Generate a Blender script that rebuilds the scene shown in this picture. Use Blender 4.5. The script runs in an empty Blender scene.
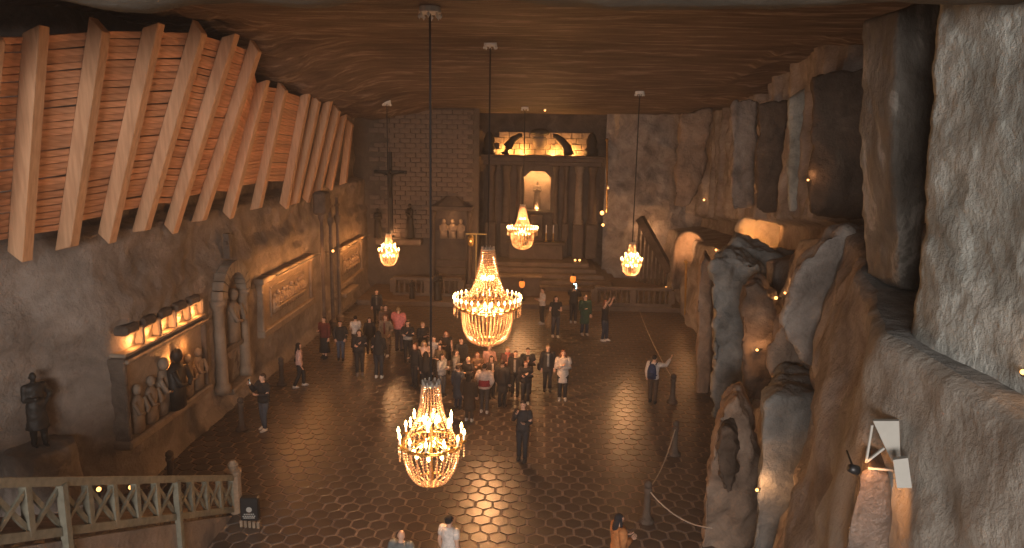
import bpy, bmesh, math, random
from mathutils import Vector, Matrix, noise, Quaternion
random.seed(7)
sc = bpy.context.scene
COL = sc.collection
pi, sin, cos, tan, atan = math.pi, math.sin, math.cos, math.tan, math.atan

# ------------------------------------------------------------------ camera
FPX = 720.0
CAM = Vector((0, 0, 8.8))
ROLL = .018
_vx, _vy = 28 * cos(ROLL) - 132 * sin(ROLL), 28 * sin(ROLL) + 132 * cos(ROLL)
PITCH = atan(_vy / FPX)
YAW = atan(_vx * cos(PITCH) / FPX)
_R0 = Vector((cos(YAW), sin(YAW), 0))
_F = Vector((-sin(YAW) * cos(PITCH), cos(YAW) * cos(PITCH), -sin(PITCH)))
_U0 = _R0.cross(_F)
_R = _R0 * cos(ROLL) + _U0 * sin(ROLL)
_U = _U0 * cos(ROLL) - _R0 * sin(ROLL)
cam = bpy.data.objects.new('camera', bpy.data.cameras.new('camera'))
COL.objects.link(cam)
cam.matrix_world = Matrix(((_R.x, _U.x, -_F.x, CAM.x), (_R.y, _U.y, -_F.y, CAM.y), (_R.z, _U.z, -_F.z, CAM.z), (0, 0, 0, 1)))
cam.data.sensor_width = 36
cam.data.lens = 36 * FPX / 1024
cam.data.clip_end = 300
sc.camera = cam
# ------------------------------------------------------------------ world, exposure
wd = bpy.data.worlds.new('world'); sc.world = wd
wd.use_nodes = True
bg = wd.node_tree.nodes['Background']
bg.inputs[0].default_value = (1.0, 0.86, 0.72, 1)
bg.inputs[1].default_value = 0.36
# faint haze added to the air to lift the blacks and halo the lamps
vo = wd.node_tree.nodes.new('ShaderNodeVolumeScatter')
vo.inputs['Density'].default_value = .0024; vo.inputs['Color'].default_value = (1, .93, .86, 1); vo.inputs['Anisotropy'].default_value = .35
wd.node_tree.links.new(vo.outputs[0], wd.node_tree.nodes['World Output'].inputs['Volume'])
sc.view_settings.view_transform = 'Standard'
sc.view_settings.look = 'None'
sc.view_settings.exposure = 0.0
sc.view_settings.gamma = 1.0
sc.view_settings.use_curve_mapping = False
sc.cycles.use_denoising = True
sc.cycles.max_bounces = 6
sc.cycles.sample_clamp_indirect = 4.0
WARM = (1.0, 0.46, 0.18)
ORANGE = (1.0, 0.38, 0.10)
# unseen soft fill light added behind the camera to brighten the hall
la = bpy.data.lights.new('rear_fill_light', 'AREA')
la.shape = 'RECTANGLE'; la.size = 9; la.size_y = 3
la.energy = 5000; la.color = (1.0, 0.90, 0.82)
lo = bpy.data.objects.new('rear_fill_light', la); COL.objects.link(lo)
lo.location = (-1.5, -12.0, 8.6)
lo.rotation_euler = (math.radians(88), 0, 0)

# ------------------------------------------------------------------ pixel helpers (photo frame 1024x548 -> place)
def ray(px, py): return _F + _R * ((px - 512) / FPX) + _U * ((274 - py) / FPX)
def atY(px, py, Y): d = ray(px, py); return CAM + d * ((Y - CAM.y) / d.y)
def atX(px, py, X): d = ray(px, py); return CAM + d * ((X - CAM.x) / d.x)
def atZ(px, py, Z): d = ray(px, py); return CAM + d * ((Z - CAM.z) / d.z)
def lerp(a, b, t): return a + (b - a) * t
def interp(tab, x):
    if x <= tab[0][0]: return tab[0][1]
    for (x0, y0), (x1, y1) in zip(tab, tab[1:]):
        if x <= x1: return y0 + (y1 - y0) * (x - x0) / (x1 - x0)
    return tab[-1][1]
def fbm(p, s, oct=4):
    v = 0; a = 1
    q = Vector(p) * s
    for _ in range(oct):
        v += a * noise.noise(q); a *= .5; q = q * 2.03 + Vector((3.1, 1.7, 5.3))
    return v

# ------------------------------------------------------------------ materials
def newmat(name):
    m = bpy.data.materials.new(name); m.use_nodes = True
    nt = m.node_tree
    return m, nt, nt.nodes, nt.links, nt.nodes['Principled BSDF']
def ramp(n, stops):
    e = n.color_ramp.elements
    while len(e) > 1: e.remove(e[-1])
    e[0].position = stops[0][0]; e[0].color = (*stops[0][1], 1)
    for p, c in stops[1:]:
        x = e.new(p); x.color = (*c, 1)
def rock_mat(name, stops, scale=.6, bump=.5, rough=.8, stretch=(1, 1, 1), bscale=5, spec=.3, dist=.6):
    m, nt, N, L, b = newmat(name)
    tc = N.new('ShaderNodeTexCoord'); mp = N.new('ShaderNodeMapping')
    mp.inputs['Scale'].default_value = stretch
    L.new(tc.outputs['Object'], mp.inputs[0])
    n1 = N.new('ShaderNodeTexNoise'); n1.inputs['Scale'].default_value = scale
    n1.inputs['Detail'].default_value = 9; n1.inputs['Roughness'].default_value = .68
    n1.inputs['Distortion'].default_value = dist
    L.new(mp.outputs[0], n1.inputs['Vector'])
    r = N.new('ShaderNodeValToRGB'); ramp(r, stops)
    L.new(n1.outputs[0], r.inputs[0]); L.new(r.outputs[0], b.inputs['Base Color'])
    n2 = N.new('ShaderNodeTexNoise'); n2.inputs['Scale'].default_value = bscale
    n2.inputs['Detail'].default_value = 8; n2.inputs['Roughness'].default_value = .65
    L.new(mp.outputs[0], n2.inputs['Vector'])
    bp = N.new('ShaderNodeBump'); bp.inputs['Strength'].default_value = bump; bp.inputs['Distance'].default_value = .12
    L.new(n2.outputs[0], bp.inputs['Height']); L.new(bp.outputs[0], b.inputs['Normal'])
    b.inputs['Roughness'].default_value = rough
    b.inputs['Specular IOR Level'].default_value = spec
    return m
def plain(name, col, rough=.7, metal=0, var=.12, scale=9, bump=0):
    m, nt, N, L, b = newmat(name)
    tc = N.new('ShaderNodeTexCoord')
    n1 = N.new('ShaderNodeTexNoise'); n1.inputs['Scale'].default_value = scale; n1.inputs['Detail'].default_value = 4
    L.new(tc.outputs['Object'], n1.inputs['Vector'])
    r = N.new('ShaderNodeValToRGB')
    ramp(r, [(.3, tuple(c * (1 - var) for c in col)), (.7, tuple(min(1, c * (1 + var)) for c in col))])
    L.new(n1.outputs[0], r.inputs[0]); L.new(r.outputs[0], b.inputs['Base Color'])
    b.inputs['Roughness'].default_value = rough; b.inputs['Metallic'].default_value = metal
    if bump:
        bp = N.new('ShaderNodeBump'); bp.inputs['Strength'].default_value = bump; bp.inputs['Distance'].default_value = .03
        L.new(n1.outputs[0], bp.inputs['Height']); L.new(bp.outputs[0], b.inputs['Normal'])
    return m
def glow(name, col, s):
    m, nt, N, L, b = newmat(name)
    b.inputs['Base Color'].default_value = (*col, 1)
    b.inputs['Emission Color'].default_value = (*col, 1)
    b.inputs['Emission Strength'].default_value = s
    return m
def wood_mat(name, c1, c2, axis_scale, rough=.6, bump=.2, rand=.18):
    m, nt, N, L, b = newmat(name)
    tc = N.new('ShaderNodeTexCoord'); mp = N.new('ShaderNodeMapping'); mp.inputs['Scale'].default_value = axis_scale
    L.new(tc.outputs['Object'], mp.inputs[0])
    n1 = N.new('ShaderNodeTexNoise'); n1.inputs['Scale'].default_value = 3; n1.inputs['Detail'].default_value = 6
    L.new(mp.outputs[0], n1.inputs['Vector'])
    r = N.new('ShaderNodeValToRGB'); ramp(r, [(.3, c1), (.7, c2)])
    L.new(n1.outputs[0], r.inputs[0])
    oi = N.new('ShaderNodeObjectInfo'); hv = N.new('ShaderNodeHueSaturation')
    mr = N.new('ShaderNodeMapRange'); mr.inputs[3].default_value = 1 - rand; mr.inputs[4].default_value = 1 + rand
    L.new(oi.outputs['Random'], mr.inputs[0]); L.new(mr.outputs[0], hv.inputs['Value'])
    L.new(r.outputs[0], hv.inputs['Color']); L.new(hv.outputs[0], b.inputs['Base Color'])
    bp = N.new('ShaderNodeBump'); bp.inputs['Strength'].default_value = bump; bp.inputs['Distance'].default_value = .02
    L.new(n1.outputs[0], bp.inputs['Height']); L.new(bp.outputs[0], b.inputs['Normal'])
    b.inputs['Roughness'].default_value = rough
    return m
M = {}
M['rock_left'] = rock_mat('rock_left', [(.28, (.11, .089, .076)), (.5, (.215, .178, .152)), (.72, (.33, .28, .245))], .7, .9, bscale=3.5)
M['rock_right'] = rock_mat('rock_right', [(.3, (.14, .118, .104)), (.48, (.27, .236, .212)), (.7, (.45, .41, .375))], .8, 1.0, bscale=3.5)
M['rock_dark'] = rock_mat('rock_dark', [(.3, (.05, .038, .03)), (.55, (.13, .10, .08)), (.75, (.25, .205, .165))], .8, .8)
M['rock_grey'] = rock_mat('rock_grey', [(.3, (.175, .185, .17)), (.46, (.315, .33, .31)), (.6, (.43, .445, .42)), (.72, (.265, .27, .25))], 1.5, .6, bscale=8)
M['rock_pale'] = rock_mat('rock_pale', [(.3, (.19, .172, .15)), (.5, (.31, .288, .255)), (.72, (.40, .378, .34))], .9, .5, bscale=5)
M['rock_blue'] = rock_mat('rock_blue', [(.3, (.13, .135, .132)), (.5, (.24, .245, .24)), (.72, (.36, .362, .35))], 1.3, .9, bscale=4)
M['rock_red'] = rock_mat('rock_red', [(.3, (.15, .11, .084)), (.5, (.28, .21, .162)), (.72, (.40, .315, .25))], 1.1, .9, bscale=4)
M['ceiling'] = rock_mat('ceiling', [(.3, (.04, .029, .025)), (.45, (.095, .069, .057)), (.56, (.15, .111, .092)), (.62, (.30, .25, .215)), (.68, (.12, .089, .073))], 2.2, 1.0, .65, (.22, 1.3, 1), 5, dist=.1)
M['salt_dark'] = rock_mat('salt_dark', [(.3, (.05, .038, .03)), (.5, (.12, .09, .07)), (.72, (.22, .17, .135))], 2, .6, .3, spec=.6)
M['lip'] = rock_mat('lip', [(.3, (.07, .066, .057)), (.55, (.12, .115, .10)), (.75, (.18, .17, .15))], 1.1, .7)
M['slab'] = rock_mat('slab', [(.3, (.06, .053, .045)), (.47, (.11, .098, .084)), (.56, (.15, .138, .122)), (.62, (.30, .28, .25)), (.68, (.15, .138, .12))], 1.6, .6, .6, (1, 1, .6), 6)
M['brick'] = rock_mat('brick', [(.3, (.12, .09, .072)), (.7, (.22, .17, .135))], 1.5, .5)
M['mortar'] = rock_mat('mortar', [(.3, (.085, .065, .05)), (.7, (.14, .11, .085))], 1.5, .5)
M['carved'] = rock_mat('carved', [(.3, (.16, .12, .09)), (.7, (.30, .24, .185))], 1.5, .4, .65)
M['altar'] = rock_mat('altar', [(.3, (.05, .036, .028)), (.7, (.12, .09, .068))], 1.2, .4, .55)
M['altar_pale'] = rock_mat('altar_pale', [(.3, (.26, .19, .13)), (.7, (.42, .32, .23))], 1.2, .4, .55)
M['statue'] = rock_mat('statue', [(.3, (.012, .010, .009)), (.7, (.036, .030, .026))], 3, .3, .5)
M['dais'] = rock_mat('dais', [(.3, (.09, .065, .05)), (.7, (.18, .135, .10))], 1.2, .4, .5)
M['pine'] = wood_mat('pine', (.54, .265, .145), (.76, .42, .25), (.6, .6, 6))
M['pine_beam'] = wood_mat('pine_beam', (.46, .255, .14), (.62, .37, .215), (5, 5, .5), rand=.06)
M['rail_wood'] = wood_mat('rail_wood', (.13, .125, .095), (.21, .20, .155), (3, 3, 3), rand=.06)
M['oldwood'] = wood_mat('oldwood', (.16, .12, .085), (.27, .20, .14), (3, 3, 3))
M['black'] = plain('black', (.012, .012, .013), .45)
M['iron'] = plain('iron', (.05, .05, .05), .4, .6)
M['brass'] = plain('brass', (.55, .36, .14), .3, 1)
M['silver'] = plain('silver', (.62, .60, .55), .35, .7)
M['gold'] = plain('gold', (.60, .40, .13), .35, .6)
M['white'] = plain('white', (.85, .83, .78), .6)
M['paper'] = plain('paper', (.33, .325, .30), .7, 0, .05)
M['rope'] = plain('rope', (.42, .36, .30), .8)
M['bulb'] = glow('bulb', (1.0, .60, .22), 26)
M['lamp_glow'] = glow('lamp_glow', (1.0, .46, .13), 4)
M['lantern_glow'] = glow('lantern_glow', (1.0, .27, .04), 1.1)
M['screen'] = glow('screen', (.55, .95, 1.0), 5)
M['skin'] = plain('skin', (.58, .36, .26), .55, 0, .06)
M['rubber'] = plain('rubber', (.02, .02, .02), .8)
def crystal():
    m, nt, N, L, b = newmat('crystal')
    N.remove(b)
    d = N.new('ShaderNodeBsdfTranslucent'); d.inputs[0].default_value = (.74, .54, .36, 1)
    df = N.new('ShaderNodeBsdfDiffuse'); df.inputs[0].default_value = (.74, .55, .37, 1)
    g = N.new('ShaderNodeBsdfGlossy'); g.inputs[1].default_value = .15
    a = N.new('ShaderNodeMixShader'); a.inputs[0].default_value = .5
    c = N.new('ShaderNodeMixShader'); c.inputs[0].default_value = .12
    L.new(d.outputs[0], a.inputs[1]); L.new(df.outputs[0], a.inputs[2])
    L.new(a.outputs[0], c.inputs[1]); L.new(g.outputs[0], c.inputs[2])
    L.new(c.outputs[0], N['Material Output'].inputs[0])
    return m
M['crystal'] = crystal()
def tile_mat():
    m, nt, N, L, b = newmat('tile')
    tc = N.new('ShaderNodeTexCoord')
    n1 = N.new('ShaderNodeTexNoise'); n1.inputs['Scale'].default_value = 1.1; n1.inputs['Detail'].default_value = 7
    L.new(tc.outputs['Object'], n1.inputs['Vector'])
    r = N.new('ShaderNodeValToRGB'); ramp(r, [(.3, (.042, .032, .027)), (.7, (.10, .077, .064))])
    L.new(n1.outputs[0], r.inputs[0]); L.new(r.outputs[0], b.inputs['Base Color'])
    rr = N.new('ShaderNodeMapRange'); rr.inputs[3].default_value = .28; rr.inputs[4].default_value = .36
    L.new(n1.outputs[0], rr.inputs[0]); L.new(rr.outputs[0], b.inputs['Roughness'])
    n2 = N.new('ShaderNodeTexNoise'); n2.inputs['Scale'].default_value = 3.2; n2.inputs['Detail'].default_value = 3
    L.new(tc.outputs['Object'], n2.inputs['Vector'])
    bp = N.new('ShaderNodeBump'); bp.inputs['Strength'].default_value = .07; bp.inputs['Distance'].default_value = .05
    L.new(n2.outputs[0], bp.inputs['Height']); L.new(bp.outputs[0], b.inputs['Normal'])
    b.inputs['Specular IOR Level'].default_value = .65
    return m
M['tile'] = tile_mat()
M['grout'] = rock_mat('grout', [(.3, (.22, .175, .145)), (.7, (.36, .29, .24))], 1.2, .4, .85, spec=.1)
_cl = {}
def cloth(col):
    k = tuple(round(c, 3) for c in col)
    if k not in _cl: _cl[k] = plain('cloth', k, .85, 0, .2, 14)
    return _cl[k]

# ------------------------------------------------------------------ mesh helpers
def link(name, me, mat=None, parent=None, loc=None):
    o = bpy.data.objects.new(name, me); COL.objects.link(o)
    if mat is not None and len(me.materials) == 0: me.materials.append(M[mat] if isinstance(mat, str) else mat)
    if parent is not None: o.parent = parent
    if loc is not None: o.location = loc
    return o
def tomesh(bm, name='mesh', smooth=False):
    bmesh.ops.recalc_face_normals(bm, faces=bm.faces[:])
    me = bpy.data.meshes.new(name); bm.to_mesh(me); bm.free()
    if smooth:
        for p in me.polygons: p.use_smooth = True
    return me
def part(name, bm, mat, parent, smooth=False): return link(name, tomesh(bm, name, smooth), mat, parent)
def thing(name, label, cat, loc=(0, 0, 0), rz=0, group=None):
    o = bpy.data.objects.new(name, None); COL.objects.link(o)
    o.empty_display_size = .1
    o.location = loc; o.rotation_euler = (0, 0, rz)
    o['label'] = label; o['category'] = cat
    if group: o['group'] = group
    return o
def tag(o, label, cat, group=None):
    o['label'] = label; o['category'] = cat
    if group: o['group'] = group
    return o
def struct(o): o['kind'] = 'structure'; return o
def box(bm, x0, x1, y0, y1, z0, z1, rot=None, bev=0):
    c = Vector(((x0 + x1) / 2, (y0 + y1) / 2, (z0 + z1) / 2))
    mt = Matrix.Translation(c)
    if rot is not None: mt = mt @ rot.to_4x4()
    mt = mt @ Matrix.Diagonal((abs(x1 - x0), abs(y1 - y0), abs(z1 - z0), 1))
    r = bmesh.ops.create_cube(bm, size=1, matrix=mt)
    if bev:
        es = list({e for v in r['verts'] for e in v.link_edges})
        bmesh.ops.bevel(bm, geom=es, offset=bev, segments=1, affect='EDGES')
    return bm
def frame_of(d):
    d = Vector(d).normalized()
    u = Vector((0, 0, 1)) if abs(d.z) < .9 else Vector((1, 0, 0))
    a = d.cross(u).normalized(); b = a.cross(d).normalized()
    return a, b
def bar(bm, p0, p1, w, h, up=(0, 0, 1)):
    p0, p1 = Vector(p0), Vector(p1); d = (p1 - p0).normalized()
    a = d.cross(Vector(up)); a = a.normalized() if a.length > 1e-4 else Vector((1, 0, 0)); b = a.cross(d).normalized()
    vs = [bm.verts.new(p + a * sx * w / 2 + b * sz * h / 2) for p in (p0, p1) for sx, sz in ((-1, -1), (1, -1), (1, 1), (-1, 1))]
    for f in ((0, 1, 2, 3), (7, 6, 5, 4), (0, 4, 5, 1), (1, 5, 6, 2), (2, 6, 7, 3), (3, 7, 4, 0)):
        bm.faces.new([vs[i] for i in f])
    return bm
def tube(bm, pts, rad, seg=8, cap=True):
    pts = [Vector(p) for p in pts]
    if not hasattr(rad, '__len__'): rad = [rad] * len(pts)
    rings = []
    for i, p in enumerate(pts):
        d = pts[min(i + 1, len(pts) - 1)] - pts[max(i - 1, 0)]
        a, b = frame_of(d)
        rings.append([bm.verts.new(p + (a * cos(2 * pi * k / seg) + b * sin(2 * pi * k / seg)) * rad[i]) for k in range(seg)])
    for r0, r1 in zip(rings, rings[1:]):
        for k in range(seg): bm.faces.new((r0[k], r0[(k + 1) % seg], r1[(k + 1) % seg], r1[k]))
    if cap: bm.faces.new(rings[0][::-1]); bm.faces.new(rings[-1])
    return bm
def loft(bm, rings, seg=14, cap=True):
    """rings: (cx, cy, z, rx, ry)"""
    R = []
    for cx, cy, z, rx, ry in rings:
        R.append([bm.verts.new((cx + rx * cos(2 * pi * k / seg), cy + ry * sin(2 * pi * k / seg), z)) for k in range(seg)])
    for r0, r1 in zip(R, R[1:]):
        for k in range(seg): bm.faces.new((r0[k], r0[(k + 1) % seg], r1[(k + 1) % seg], r1[k]))
    if cap: bm.faces.new(R[0][::-1]); bm.faces.new(R[-1])
    return bm
def lathe(bm, prof, seg=16, c=(0, 0, 0)):
    return loft(bm, [(c[0], c[1], c[2] + z, max(r, .001), max(r, .001)) for r, z in prof], seg)
def ball(bm, c, r, seg=10, rings=7, rot=None):
    if not hasattr(r, '__len__'): r = (r, r, r)
    mt = Matrix.Translation(Vector(c))
    if rot is not None: mt = mt @ rot.to_4x4()
    bmesh.ops.create_uvsphere(bm, u_segments=seg, v_segments=rings, radius=1, matrix=mt @ Matrix.Diagonal((*r, 1)))
    return bm
_tmp = []
def remeshed(bm, voxel, smooth_iter=0):
    me = bpy.data.meshes.new('tmp'); bmesh.ops.recalc_face_normals(bm, faces=bm.faces[:]); bm.to_mesh(me); bm.free()
    o = bpy.data.objects.new('tmp', me); COL.objects.link(o)
    md = o.modifiers.new('r', 'REMESH'); md.mode = 'VOXEL'; md.voxel_size = voxel
    if smooth_iter:
        s = o.modifiers.new('s', 'SMOOTH'); s.iterations = smooth_iter; s.factor = .5
    dg = bpy.context.evaluated_depsgraph_get()
    out = bpy.data.meshes.new_from_object(o.evaluated_get(dg))
    bpy.data.objects.remove(o); bpy.data.meshes.remove(me)
    return out
def displace(me, amp, s, oct=4, ridged=False, seed=0):
    off = Vector((seed * 7.3, seed * 3.1, -seed * 5.7))
    me.update()
    ns = [v.normal.copy() for v in me.vertices]
    for v, n in zip(me.vertices, ns):
        f = fbm(v.co + off, s, oct)
        if ridged: f = .6 - abs(f) * 1.6
        v.co += n * (amp * f)
    me.update()
def smooth(me):
    for p in me.polygons: p.use_smooth = True
    return me
def grid_mesh(nu, nv, fn):
    vs = [fn(i / (nu - 1), j / (nv - 1)) for i in range(nu) for j in range(nv)]
    fs = [(i * nv + j, (i + 1) * nv + j, (i + 1) * nv + j + 1, i * nv + j + 1) for i in range(nu - 1) for j in range(nv - 1)]
    me = bpy.data.meshes.new('grid'); me.from_pydata([tuple(v) for v in vs], [], fs); me.update()
    return smooth(me)
def flip_to(me, toward):
    c = sum((p.normal.dot(Vector(toward)) for p in me.polygons))
    if c < 0: me.flip_normals()
    return me
def rock(name, outline, Y, depth, mat, label=None, vox=.12, amp=.15, s=.9, back=.9, lean=None, cat='rock', seed=0, flat=False):
    """a free-standing rock: outline seen from the gallery, standing at distance Y and 'depth' metres deep"""
    pts = [atY(x, y, Y) for x, y in outline]
    c = sum(pts, Vector()) / len(pts)
    if lean is None: lean = c.x / Y
    bm = bmesh.new()
    f = [bm.verts.new(p) for p in pts]
    b = [bm.verts.new(Vector((c.x + (p.x - c.x) * back + lean * depth, Y + depth, c.z + (p.z - c.z) * (back + 1) / 2))) for p in pts]
    n = len(pts)
    bm.faces.new(f); bm.faces.new(b[::-1])
    for i in range(n): bm.faces.new((f[i], f[(i + 1) % n], b[(i + 1) % n], b[i]))
    bmesh.ops.triangulate(bm, faces=bm.faces[:])
    me = remeshed(bm, vox, 2)
    displace(me, amp * .8, s, 4, seed=seed)
    me.update(); ns = [v.normal.copy() for v in me.vertices]
    for v, nn in zip(me.vertices, ns):
        d = noise.voronoi(Vector((v.co.x * 1.3, v.co.y * 1.3, v.co.z * .75)) * (s * 1.2) + Vector((seed, 0, 0)))[0]
        v.co += nn * (amp * 1.5 * (min(d[1] - d[0], .35) - .2)) + nn * amp * .18 * noise.noise(v.co * 6)
    me.update()
    if not flat: smooth(me)
    me.materials.clear(); me.materials.append(M[mat])
    o = link(name, me)
    if label: tag(o, label, cat)
    return o
def point_light(loc, energy, r=.08, col=WARM, parent=None):
    l = bpy.data.lights.new('lamp_light', 'POINT'); l.energy = energy; l.color = col; l.shadow_soft_size = r
    o = bpy.data.objects.new('lamp_light', l); COL.objects.link(o); o.location = loc
    if parent is not None: o.parent = parent
    return o
def spot_light(loc, aim, energy, angle=60, r=.06, col=WARM, parent=None, blend=.6):
    l = bpy.data.lights.new('lamp_light', 'SPOT'); l.energy = energy; l.color = col; l.shadow_soft_size = r
    l.spot_size = math.radians(angle); l.spot_blend = blend
    o = bpy.data.objects.new('lamp_light', l); COL.objects.link(o); o.location = loc
    o.rotation_euler = (Vector(aim) - Vector(loc)).to_track_quat('-Z', 'Y').to_euler()
    if parent is not None: o.parent = parent
    return o

# ================================================================== SETTING
# ---- floor of hexagonal tiles
bm = bmesh.new(); box(bm, -13, 11, -2, 47, -.6, -.012)
floor = struct(part('floor', bm, 'grout', None))
P = .43; RH = P * .866
def hex_pts(cx, cy, rng):
    r = P / math.sqrt(3) * .905
    tx, ty = rng.uniform(-.004, .004), rng.uniform(-.004, .004); dz = rng.uniform(-.004, .004)
    top = []; low = []
    for k in range(6):
        a = pi / 6 + k * pi / 3; rr = r * rng.uniform(.955, 1.0)
        x, y = rr * cos(a), rr * sin(a)
        top.append((cx + x * .96, cy + y * .96, .006 + dz * .5 + x * tx * 2 + y * ty * 2)); low.append((cx + x, cy + y, -.006))
    return low, top
rng = random.Random(3)
cells = []
for j in range(int((43.5 - 13) / RH)):
    y = 13 + j * RH
    for i in range(int(19.5 / P)):
        x = -10.4 + (i + .5 * (j % 2)) * P + rng.uniform(-.012, .012)
        if x > 8.6: continue
        cells.append((x, y + rng.uniform(-.012, .012)))
def inframe(x, y):
    d = Vector((x, y, 0)) - CAM
    w = d.dot(_F); px = 512 + FPX * d.dot(_R) / w; py = 274 - FPX * d.dot(_U) / w
    return 235 < px < 715 and py < 546
vis = [c for c in cells if inframe(*c)]; vis.sort(key=lambda c: c[1])
near = set(vis[:300])
vv, ff = [], []
for c in cells:
    low, top = hex_pts(0 if c in near else c[0], 0 if c in near else c[1], rng)
    if c in near:
        me = bpy.data.meshes.new('tile')
        me.from_pydata(low + top, [], [tuple(range(6, 12))] + [(k, (k + 1) % 6, 6 + (k + 1) % 6, 6 + k) for k in range(6)])
        me.update(); o = link('tile', me, 'tile', floor); o.location = (c[0], c[1], 0)
    else:
        b = len(vv); vv += low + top
        ff.append(tuple(range(b + 6, b + 12))); ff += [(b + k, b + (k + 1) % 6, b + 6 + (k + 1) % 6, b + 6 + k) for k in range(6)]
me = bpy.data.meshes.new('tile_field'); me.from_pydata(vv, [], ff); me.update()
o = link('tile_field', me, 'tile', floor); o['kind'] = 'stuff'

# ---- ceiling
ZC = [(4, 10.9), (13.6, 11.15), (22.4, 11.7), (27, 11.3), (32, 10.9), (39.6, 10.62), (50, 10.58)]
ZL = [(8, 10.95), (18, 11.6), (21, 11.45), (22.5, 10.85), (28, 10.45), (36, 9.95), (50, 9.9)]
def ceil_z(x, y):
    z = interp(ZC, y)
    if x < -5.5:
        t = min(1, (-5.5 - x) / 3.2); t = t * t * (3 - 2 * t)
        z = lerp(z, interp(ZL, y) + .12, t)
        z += .28 * t * fbm((x, y, 3), .9, 4)
    if x > 7: z += .15 * fbm((x, y, 9), .8, 3)
    return z + .06 * fbm((x * .25, y * 1.1, 0), 1, 4)
me = grid_mesh(110, 190, lambda u, v: Vector((lerp(-12.5, 11, u), lerp(5.5, 49, v), ceil_z(lerp(-12.5, 11, u), lerp(5.5, 49, v)))))
flip_to(me, (0, 0, -1)); struct(link('ceiling', me, 'ceiling'))
# near brow of the ceiling over the gallery
def lipf(u, v):
    x = lerp(-13, 9, u); base = 9.86 - max(0, -x - 1) * .028
    if v < .6: y = lerp(1, 6.1, v / .6); z = base + .03
    else: t = (v - .6) / .4; y = 6.1 + .25 * t; z = base + .03 + 1.6 * t
    return Vector((x, y + .15 * fbm((x, 0, 0), .6, 3), z + .10 * fbm((x, y, z), .9, 4)))
me = grid_mesh(120, 40, lipf); flip_to(me, (0, 0, -1)); struct(link('ceiling_brow', me, 'lip'))

# ---- left wall (carved rock, timber ledge at z 6.6)
XL = [(2, -11.8), (14.2, -11.7), (15.2, -11.3), (16.3, -10.35), (17, -10.1), (48, -10.1)]
def lwf(u, v):
    y = lerp(5, 47, u); z = lerp(-.1, 12, v)
    x = interp(XL, y)
    if z > 6.5: x -= min(1, (z - 6.5) / .12) * .75
    elif z > 4.6: x -= .18 * (0.5 + .5 * math.tanh((z - 5.0 - .25 * fbm((y, 0, 1), .35, 2)) * 6)) - .05
    if z < .35: x += .22 * (1 - z / .35)
    p = Vector((0, y, z))
    x += .20 * fbm((1, y * .55, z * .9), .8, 3) * (1 if y < 16.5 or z > 4.4 else .25)
    x += .06 * fbm(p, 2.6, 3)
    return Vector((x, y, z))
me = grid_mesh(330, 100, lwf); flip_to(me, (1, 0, 0)); struct(link('wall_left', me, 'rock_left'))

# ---- right wall: upper face with ribs, undercut, and stepped block
XU = [(8, 9.9), (20.6, 9.9), (21.0, 8.15), (25, 8.5), (30, 9.2), (36, 9.6), (48, 9.6)]
ZU = [(8, 7.6), (21, 6.75), (34, 5.35), (47, 4.4)]
def rwf(u, v):
    y = lerp(9, 47, u); z = lerp(0, 12, v)
    x = interp(XU, y)
    zu = interp(ZU, y) + .1 * fbm((y, 0, 0), .9, 2)
    if z < zu: x += min(1, (zu - z) / .18) * .75
    else:
        rib = fbm((y * 1.15, 4, z * .12), 1.0, 3)
        x += .55 * rib
    x += .08 * fbm((0, y, z), 1.7, 4)
    return Vector((x, y, z))
me = grid_mesh(330, 90, rwf); flip_to(me, (-1, 0, 0)); struct(link('wall_right', me, 'rock_right'))
# lower terrace of the right wall
XLW = [(0, 3.25), (5, 3.28), (7, 3.36), (7.9, 3.75), (8.8, 4.05), (10.2, 4.4), (12, 5.1), (16, 6.2), (20, 7.0), (26, 7.6), (34, 8.1), (47, 8.4)]
ZT = [(0, 7.0), (9.3, 7.0), (11, 7.15), (14, 7.3), (18, 6.5), (21, 5.5), (28, 4.6), (36, 3.9), (47, 3.4)]
def rtf(u, v):
    y = lerp(.5, 46.5, u ** 1.25); zt = interp(ZT, y); xl = interp(XLW, y)
    a = .72
    if v < a:
        t = v / a; z = zt * t
        bulge = 0.9 * (1 - t) ** 1.3 if y < 20 else .5 * (1 - t)
        x = xl - bulge * min(1, y / 8) + .05 * (max(0, t - .98) / .02) ** 2
        n = .30 * fbm((xl, y, z), .5, 3) * min(1, .15 + max(0, y - 6) * .15 + (1 - t) * .8) + .05 * fbm((x, y, z), 2.2, 4)
        if y > 10: n += .22 * (min(.4, (lambda d: d[1] - d[0])(noise.voronoi(Vector((x, y, z * .8)) * .9)[0])) - .2)
        return Vector((x + n, y, z))
    t = (v - a) / (1 - a)
    x = lerp(xl + .05, max(xl + 1.5, interp(XU, max(y, 9)) + 1.0) if y > 9 else xl + 3.5, t)
    z = zt + .02 + .05 * fbm((x, y, 2), 1.5, 3) * min(1, t * 4) + (.3 * t if y > 12 else 0)
    n = .30 * fbm((xl, y, zt), .5, 3) * min(1, .15 + max(0, y - 6) * .15) * (1 - t)
    return Vector((x + n, y, z))
me = grid_mesh(280, 110, rtf); flip_to(me, (-1, 0, .3)); o = struct(link('wall_right_terrace', me, 'rock_pale'))
me.materials.append(M['rock_blue']); me.materials.append(M['rock_right'])
for p in me.polygons:
    j = p.index % 109; yc_ = p.center.y
    p.material_index = 1 if j >= 79 and yc_ < 11.5 else (2 if yc_ > 8.6 + .6 * noise.noise(p.center) else 0)

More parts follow.
